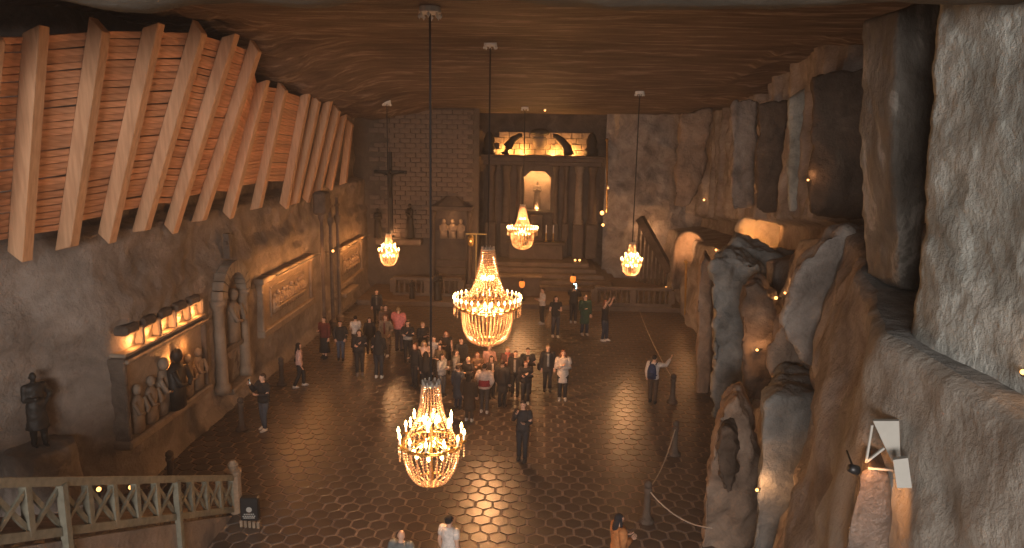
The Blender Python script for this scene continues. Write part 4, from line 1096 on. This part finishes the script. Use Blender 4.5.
rock('lit_rock', [(733, 226), (744, 217), (757, 220), (762, 216), (778, 213), (783, 228), (780, 246), (760, 258), (738, 252)], Yr, .7, 'rock_pale', 'smooth rock drapery glowing orange under the upper right wall', .07, .12, 1.1, cat='rock', seed=31)
q = atY(756, 240, Yr - .9)
lamp('lamp washing the glowing orange rock drapery, right wall', q, 260, atY(760, 228, Yr), ang=120, back=(.1, .2, -.3), r=.03, col=ORANGE)
lamp('tiny wall lamp above the right rocks', surf(704, 200, .25), 3, back=(.2, .2, 0), r=.06)
lamp('tiny lamp at the rock corner left of the glowing drapery', surf(716, 250, .2), 2, back=(.2, .2, 0), r=.05)
lamp('orange lamp on grey rocks, upper of the close pair', surf(785, 293, .15), 6, back=(.2, .2, 0), r=.03)
lamp('orange lamp on grey rocks, lower of the close pair', surf(776, 298, .15), 5, back=(.2, .2, 0), r=.04)
lamp('lamp behind the tall crack of the upper right wall', surf(808, 180, .15), 6, back=(.2, .2, 0), r=.03)
lamp('orange lamp in the dark slot of right rocks', surf(757, 350, .25), 16, back=(.2, .2, 0), r=.03)
lamp('low orange lamp behind the near grey boulder', surf(757, 490, .2), 14, back=(.15, .2, 0), r=.03)
lamp('small warm lamp where the grey slab meets the ledge, right edge', surf(1023, 372, .08), 3, back=(.1, 0, 0), r=.02)
# lit salt column with spotlight near the bottom right
Yc = surf(872, 490).y - .35
rock('salt_column', [(846, 548), (852, 500), (860, 472), (872, 466), (886, 476), (892, 500), (896, 560), (898, 640), (836, 640)], Yc, .5, 'salt_dark', 'orange-lit salt column under a small spotlight, bottom right', .04, .05, 2, cat='rock column', seed=12)
q = atY(852, 468, Yc - .32)
e = thing('spotlight', 'small black spotlight clamped beside the bottom right salt column', 'spotlight', q)
bm = bmesh.new(); tube(bm, [(-.02, 0, 0), (.05, .02, -.03)], [.035, .045], 10); part('housing', bm, 'black', e, True)
bm = bmesh.new(); bar(bm, (.0, 0, .02), (.10, .35, .0), .015, .015); part('arm', bm, 'iron', e)
bm = bmesh.new(); ball(bm, (.052, .02, -.031), (.012, .03, .03), 8, 6); part('lens', bm, 'lamp_glow', e)
spot_light((.12, .06, -.03), (.24, .34, -.40), 26, 120, .03, ORANGE, e)
# blank white boards leaning on the rock
for cs, lb in ((((873, 421), (899, 421), (901, 470), (892, 462)), 'larger blank white board leaning on rock above the salt column'), (((893, 460), (908, 458), (912, 488), (897, 488)), 'smaller blank white board below the larger one, bottom right')):
    Yq = min(surf(x, y).y for x, y in cs) - .08
    e = thing('white_board', lb, 'board')
    bm = bmesh.new(); f = [bm.verts.new(atY(x, y, Yq + (488 - y) * .003 - (.04 if cs[0][0] > 890 else 0))) for x, y in cs]; b = [bm.verts.new(v.co + Vector((.02, .05, 0))) for v in f]
    bm.faces.new(f); bm.faces.new(b[::-1])
    for i in range(4): bm.faces.new((f[i], f[(i + 1) % 4], b[(i + 1) % 4], b[i]))
    part('board', bm, 'paper', e)
    if cs[0][0] < 890:
        for p0, p1 in (((866, 462), (884, 448)), ((866, 462), (872, 425)), ((868, 468), (893, 470))):
            bm = bmesh.new(); bar(bm, atY(*p0, Yq), atY(*p1, Yq), .018, .018); part('prop_bar', bm, 'paper', e)
# ================================================================== BOLLARDS AND ROPES
def bollard(px, py, label):
    q = atZ(px, py, 0); e = thing('rope_bollard', label, 'bollard', (q.x, q.y, .01), 0, 'bollards along the hall')
    bm = bmesh.new(); lathe(bm, [(.19, 0), (.19, .06), (.12, .12), (.085, .25), (.075, .75), (.10, .80), (.10, .86)], 12); part('shaft', bm, 'rock_dark', e, True)
    bm = bmesh.new(); lathe(bm, [(.06, .86), (.10, .92), (.09, 1.0), (.03, 1.05)], 12); part('knob', bm, 'rock_dark', e, True)
    return Vector((q.x, q.y, .84))
b1 = bollard(242, 430, 'dark bollard left of the lone photographer')
b2 = bollard(282, 385, 'dark bollard beside the walking person, by left wall')
b3 = bollard(672, 403, 'dark bollard right of the person with backpack')
b4 = bollard(674, 455, 'dark bollard between backpack person and bottom rocks')
b5 = bollard(646, 522, 'dark bollard nearest the bottom edge, right side')
bollard(172, 490, 'dark bollard top showing above the stair railing')
def rope(a, b, sag, label):
    bm = bmesh.new()
    pts = [lerp(a, b, k / 16) - Vector((0, 0, sag * 4 * (k / 16) * (1 - k / 16))) for k in range(17)]
    tube(bm, pts, .016, 6)
    tag(part('barrier_rope', bm, 'rope', None, True), label, 'rope')
rope(b5, atZ(712, 528, .75), .22, 'pale barrier rope from nearest bollard to the brown boulder')
rope(b4, b5, .3, 'barrier rope sagging between two right bollards')
rope(b3, atY(640, 312, 36.8), .2, 'barrier rope running back from the backpack person to the balustrade')

# ================================================================== STAIR WITH RAILING, bottom left
st = thing('staircase', 'wooden staircase flight descending along the left wall behind its railing', 'staircase')
A = Vector((-6.95, 7.0, 4.12)); B = Vector((-7.05, 15.5, .02))     # foot line of the railing
nst = 22
for k in range(nst):
    q = lerp(A, B, (k + .5) / nst)
    bm = bmesh.new(); box(bm, -9.6, q.x - .08, q.y - .22, q.y + .22, max(q.z - .35, 0), q.z - .02, bev=.01); part('step', bm, 'oldwood', st)
bm = bmesh.new()
v = [A + Vector((-.1, 0, -.05)), B + Vector((-.1, 0, -.05)), Vector((B.x - .1, B.y, 0)), Vector((A.x - .1, A.y, 0))]
f = [bm.verts.new(p + Vector((.12, 0, 0))) for p in v]; b = [bm.verts.new(p - Vector((.12, 0, 0))) for p in v]
bm.faces.new(f); bm.faces.new(b[::-1])
for i in range(4): bm.faces.new((f[i], f[(i + 1) % 4], b[(i + 1) % 4], b[i]))
part('side_wall', bm, 'rock_left', st)
rl = thing('stair_railing', 'grey-green wooden railing with crossed bars, bottom left', 'railing')
UPV = Vector((0, 0, 1)); HR = .86
bm = bmesh.new(); bar(bm, A + UPV * (HR + .04), B + UPV * (HR + .04), .16, .13); part('top_rail', bm, 'rail_wood', rl)
bm = bmesh.new(); bar(bm, A + UPV * .10, B + UPV * .10, .10, .13); part('bottom_rail', bm, 'rail_wood', rl)
npost = 13
for k in range(npost + 1):
    q = lerp(A, B, k / npost); bm = bmesh.new()
    long_ = k in (4, 9)
    bar(bm, q + UPV * (-.9 if long_ else .1), q + UPV * HR, .11, .11, up=(0, 1, 0)); 
    if long_: bm2 = bm; [setattr(v, 'co', v.co + Vector((.06, 0, 0))) for v in bm.verts]
    part('post', bm, 'rail_wood', rl)
    if k < npost:
        q2 = lerp(A, B, (k + 1) / npost)
        for s in (0, 1):
            bm = bmesh.new(); bar(bm, q + UPV * (.16 if s else HR - .05) + Vector((.02 * s, 0, 0)), q2 + UPV * (HR - .05 if s else .16) + Vector((.02 * s, 0, 0)), .04, .075); part('cross_bar', bm, 'rail_wood', rl)
bm = bmesh.new(); lathe(bm, [(.17, 0), (.17, .95), (.2, 1.0), (.2, 1.06), (.1, 1.1), (.13, 1.2), (.05, 1.3)], 10, (B.x, B.y + .12, 0)); part('newel_post', bm, 'oldwood', rl)
# sign box on slatted stand
q = atZ(251, 548, 0); q = atY(250, 508, 15.0)
e = thing('sign_box', 'black box sign with white emblem on a slatted stand by the stair foot', 'sign', (q.x, 15.0, 0), math.radians(6))
bm = bmesh.new(); box(bm, -.2, .2, -.08, .1, q.z - .28, q.z + .28, bev=.02); part('case', bm, 'black', e)
bm = bmesh.new(); bmesh.ops.create_circle(bm, cap_ends=True, segments=14, radius=.065, matrix=Matrix.Translation((0, -.084, q.z + .0)) @ Matrix.Rotation(pi / 2, 4, 'X')); part('emblem', bm, 'paper', e)
for k, (w, dz) in enumerate(((.24, -.11), (.30, -.16), (.26, -.20))):
    bm = bmesh.new(); 
    for i in range(6): box(bm, -w / 2 + i * w / 6, -w / 2 + (i + .7) * w / 6, -.086, -.083, q.z + dz - .014, q.z + dz + .014)
    part('lettering', bm, 'paper', e)
for k in range(5):
    bm = bmesh.new(); x = -.2 + k * .1; box(bm, x - .035, x + .035, -.06 - .02 * k, .02, 0, q.z - .28, bev=.008); part('slat', bm, 'oldwood', e)
# floor spots behind the railing
for px, py, lb in ((96, 490, 'small bright floor lamp behind the stair railing, left one'), (128, 488, 'small bright floor lamp behind the stair railing, right one')):
    q = atX(px, py, -9.3)
    e = thing('floor_lamp', lb, 'lamp', q)
    bm = bmesh.new(); tube(bm, [(0, .12, 0), (.06, 0, .02)], [.06, .085], 10); part('housing', bm, 'black', e)
    bm = bmesh.new(); ball(bm, (.075, -.02, .03), (.05, .05, .05), 8, 6); part('lens', bm, 'lamp_glow', e)
    bm = bmesh.new(); bar(bm, (0, .1, 0), (0, .1, -.5), .03, .03, up=(0, 1, 0)); part('foot', bm, 'iron', e)

# ================================================================== CHANDELIERS
def octbead(bm, c, r, h):
    vs = [bm.verts.new(Vector(c) + Vector(d)) for d in ((r, 0, 0), (0, r, 0), (-r, 0, 0), (0, -r, 0), (0, 0, h), (0, 0, -h))]
    for i in range(4):
        bm.faces.new((vs[i], vs[(i + 1) % 4], vs[4])); bm.faces.new((vs[(i + 1) % 4], vs[i], vs[5]))
def strand_mesh(prof, nb, r):
    """beads down a profile of (radius, z)"""
    bm = bmesh.new(); L = [0]
    for (r0, z0), (r1, z1) in zip(prof, prof[1:]): L.append(L[-1] + math.hypot(r1 - r0, z1 - z0))
    for k in range(nb):
        s = L[-1] * (k + .5) / nb
        x = interp(list(zip(L, [p[0] for p in prof])), s); z = interp(list(zip(L, [p[1] for p in prof])), s)
        octbead(bm, (x, 0, z), r, L[-1] / nb * .55)
    return tomesh(bm, 'strand')
def ring_bm(r, z, tr, seg=28):
    bm = bmesh.new(); tube(bm, [(r * cos(2 * pi * k / seg), r * sin(2 * pi * k / seg), z) for k in range(seg + 1)], tr, 6, False); return bm
def circ(parent, name, me, n, mat=None, ph=0):
    out = []
    for k in range(n):
        o = link(name, me, mat, parent); o.rotation_euler = (0, 0, 2 * pi * (k + ph) / n); out.append(o)
    return out
_cm = {}
def chandelier(big, px, cap_y, top_y, bot_y, Y, label, energy):
    top = atY(px, top_y, Y); bot = atY(px, bot_y, Y); zc = ceil_z(top.x, Y) + .05
    Hh = top.z - bot.z
    e = thing('chandelier', label, 'chandelier', (top.x, Y, bot.z), 0, 'salt crystal chandeliers')
    S = Hh / (3.0 if big else 2.05)
    key = ('B' if big else 'S')
    if big:
        up = [(.20, 2.95), (.26, 2.55), (.34, 2.1), (.46, 1.75), (.62, 1.5), (.9, 1.32)]
        low = [(.80, 1.05), (.79, .7), (.74, .4), (.64, .16), (.50, .03)]
        bowl = [(.50, .03), (.3, -.06), (.04, -.10)]
        nu, nl_, rr, zr, br = 34, 38, 1.02, 1.22, .036
    else:
        up = [(.17, 1.95), (.20, 1.6), (.27, 1.3), (.38, 1.05), (.47, .88)]
        low = [(.55, .78), (.54, .5), (.47, .24), (.36, .06), (.30, .0)]
        bowl = [(.30, 0), (.17, -.05), (.03, -.07)]
        nu, nl_, rr, zr, br = 22, 26, .62, .82, .024
    if key not in _cm:
        _cm[key] = dict(us=strand_mesh(up, 26 if big else 22, br), ls=strand_mesh(low, 18 if big else 15, br), bs=strand_mesh(bowl, 8, br))
        arm = bmesh.new(); tube(arm, [(.12, 0, zr), (rr * .55, 0, zr - .10), (rr * .85, 0, zr - .08), (rr * 1.03, 0, zr)], [.02, .018, .016, .014], 6)
        lathe(arm, [(.05, 0), (.055, .02), (.03, .04)], 8, (rr * 1.03, 0, zr)); _cm[key]['arm'] = tomesh(arm, 'arm')
        cn = bmesh.new(); lathe(cn, [(.022, .03), (.022, .14 if not big else .18)], 8, (rr * 1.03, 0, zr)); _cm[key]['candle'] = tomesh(cn, 'candle')
        fl = bmesh.new(); lathe(fl, [(.008, 0), (.030, .035), (.026, .07), (.004, .13)], 8, (rr * 1.03, 0, zr + (.14 if not big else .18))); _cm[key]['bulb'] = tomesh(fl, 'bulb', True)
        pn = bmesh.new()
        for k in range(5): octbead(pn, (rr * 1.03, 0, zr - .07 - k * .055), .024, .03)
        _cm[key]['pend'] = tomesh(pn, 'pendant')
        a2 = bmesh.new(); tube(a2, [(.12, 0, zr + .36), (.28, 0, zr + .30), (.42, 0, zr + .36)], [.016, .014, .012], 6); _cm[key]['arm2'] = tomesh(a2, 'arm')
        f2 = bmesh.new(); lathe(f2, [(.02, 0), (.02, .08), (.028, .11), (.004, .2)], 8, (.42, 0, zr + .36)); _cm[key]['bulb2'] = tomesh(f2, 'bulb', True)
    C = _cm[key]
    def add(name, bm, mat, sm=False):
        o = part(name, bm, mat, e, sm); o.scale = (S, S, S); return o
    def addc(name, me, n, mat, ph=0, parent=e):
        os_ = circ(parent, name, me, n, mat, ph)
        for o in os_: o.scale = (S, S, S)
        return os_
    addc('upper_strand', C['us'], nu, 'crystal'); addc('lower_strand', C['ls'], nl_, 'crystal'); addc('bowl_strand', C['bs'], 16 if big else 12, 'crystal')
    na = 32 if big else 12
    ar = addc('arm', C['arm'], na, 'brass'); 
    for nm, mt in (('candle', 'white'), ('bulb', 'bulb'), ('pend', 'crystal')):
        for a in ar: link('pendant' if nm == 'pend' else nm, C[nm], mt, a)
    if not big:
        for a in addc('arm', C['arm2'], 6, 'brass', .5): link('bulb', C['bulb2'], 'bulb', a)
    add('ring', ring_bm(rr * .98, zr - .05, .022 if big else .014), 'brass'); add('ring', ring_bm(low[0][0], low[0][1], .02), 'brass'); add('ring', ring_bm(low[-1][0], low[-1][1], .018), 'brass')
    if big: add('ring', ring_bm(rr * .98, zr + .22, .02), 'crystal')
    # inner stem with lamp holders
    bm = bmesh.new(); lathe(bm, [(.02, -.02), (.05, .1), (.03, .3), (.035, zr), (.06, zr + .1), (.02, zr + .3), (.02, up[0][1] + .02)], 8); add('stem', bm, 'brass')
    nin = 12 if big else 8
    for rad, zz in ((low[0][0] * .62, zr - .28), (up[2][0] * .55, up[2][1] - .1)):
        bm = bmesh.new(); lathe(bm, [(.01, 0), (.035, .04), (.03, .08), (.004, .14)], 8, (rad, 0, zz)); addc('inner_bulb', tomesh(bm, 'inner_bulb', True), nin, 'bulb')
    # crown
    bm = bmesh.new(); zt = up[0][1]; cr = up[0][0] * .85
    tube(bm, [(cr * cos(2 * pi * k / 16), cr * sin(2 * pi * k / 16), zt + .02) for k in range(17)], .03, 6, False)
    for k in range(10):
        a = 2 * pi * k / 10; tube(bm, [(cr * cos(a), cr * sin(a), zt), (cr * 1.15 * cos(a), cr * 1.15 * sin(a), zt + .10)], [.035, .015], 6)
    lathe(bm, [(cr, 0), (cr * .5, .05), (.03, .08)], 12, (0, 0, zt)); add('crown', bm, 'silver')
    # cable and ceiling cap
    bm = bmesh.new(); tube(bm, [(0, 0, zt * S), (0, 0, zc - bot.z)], (.019 if Y < 18 else .024), 8); part('cable', bm, 'black', e)
    hc = zc - bot.z; bm = bmesh.new(); lathe(bm, [(.16, -.16), (.20, -.14), (.18, .02), (.10, .06)], 14, (0, 0, hc))
    for k in range(8): octbead(bm, (.19 * cos(k * pi / 4), .19 * sin(k * pi / 4), hc - .2), .035, .06)
    part('ceiling_cap', bm, 'white', e)
    # light of the lamps
    for rad, zz, en in ((.25 if big else .15, zr + .05, .55), (.12, up[2][1], .2), (.2 if big else .12, low[0][1] * .55, .25)):
        point_light((0, 0, zz * S), energy * en, rad, WARM, e)
    return e
chandelier(False, 431, 8, 380, 480, 13.4, 'nearest chandelier with candle arms and silver crown, bottom centre', 480)
chandelier(True, 488, 42, 248, 342, 22.4, 'largest-looking crystal chandelier above the crowd', 1500)
chandelier(True, 523, 110, 205, 248, 39.6, 'crystal chandelier hanging before the altar niche', 1000)
chandelier(False, 388.5, 99, 233, 265, 33.5, 'small chandelier before the brick wall crucifix', 500)
chandelier(False, 632.5, 92, 242, 275, 31.5, 'small chandelier near the right wall banister', 500)
# tiny ceiling lights
for px, py, Y, lb in ((545, 107, 41, 'tiny white lamp on the ceiling before the altar'), (608, 188, 44.8, 'tiny white lamp on the far right wall')):
    q = atY(px, py, Y); 
    if py < 150: q.z = ceil_z(q.x, Y) - .08
    e = thing('ceiling_lamp', lb, 'lamp', q)
    bm = bmesh.new(); ball(bm, (0, 0, 0), .06, 8, 6); part('bulb', bm, 'lamp_glow', e)
    bm = bmesh.new(); lathe(bm, [(.07, .02), (.07, .12)], 8); part('socket', bm, 'white', e)
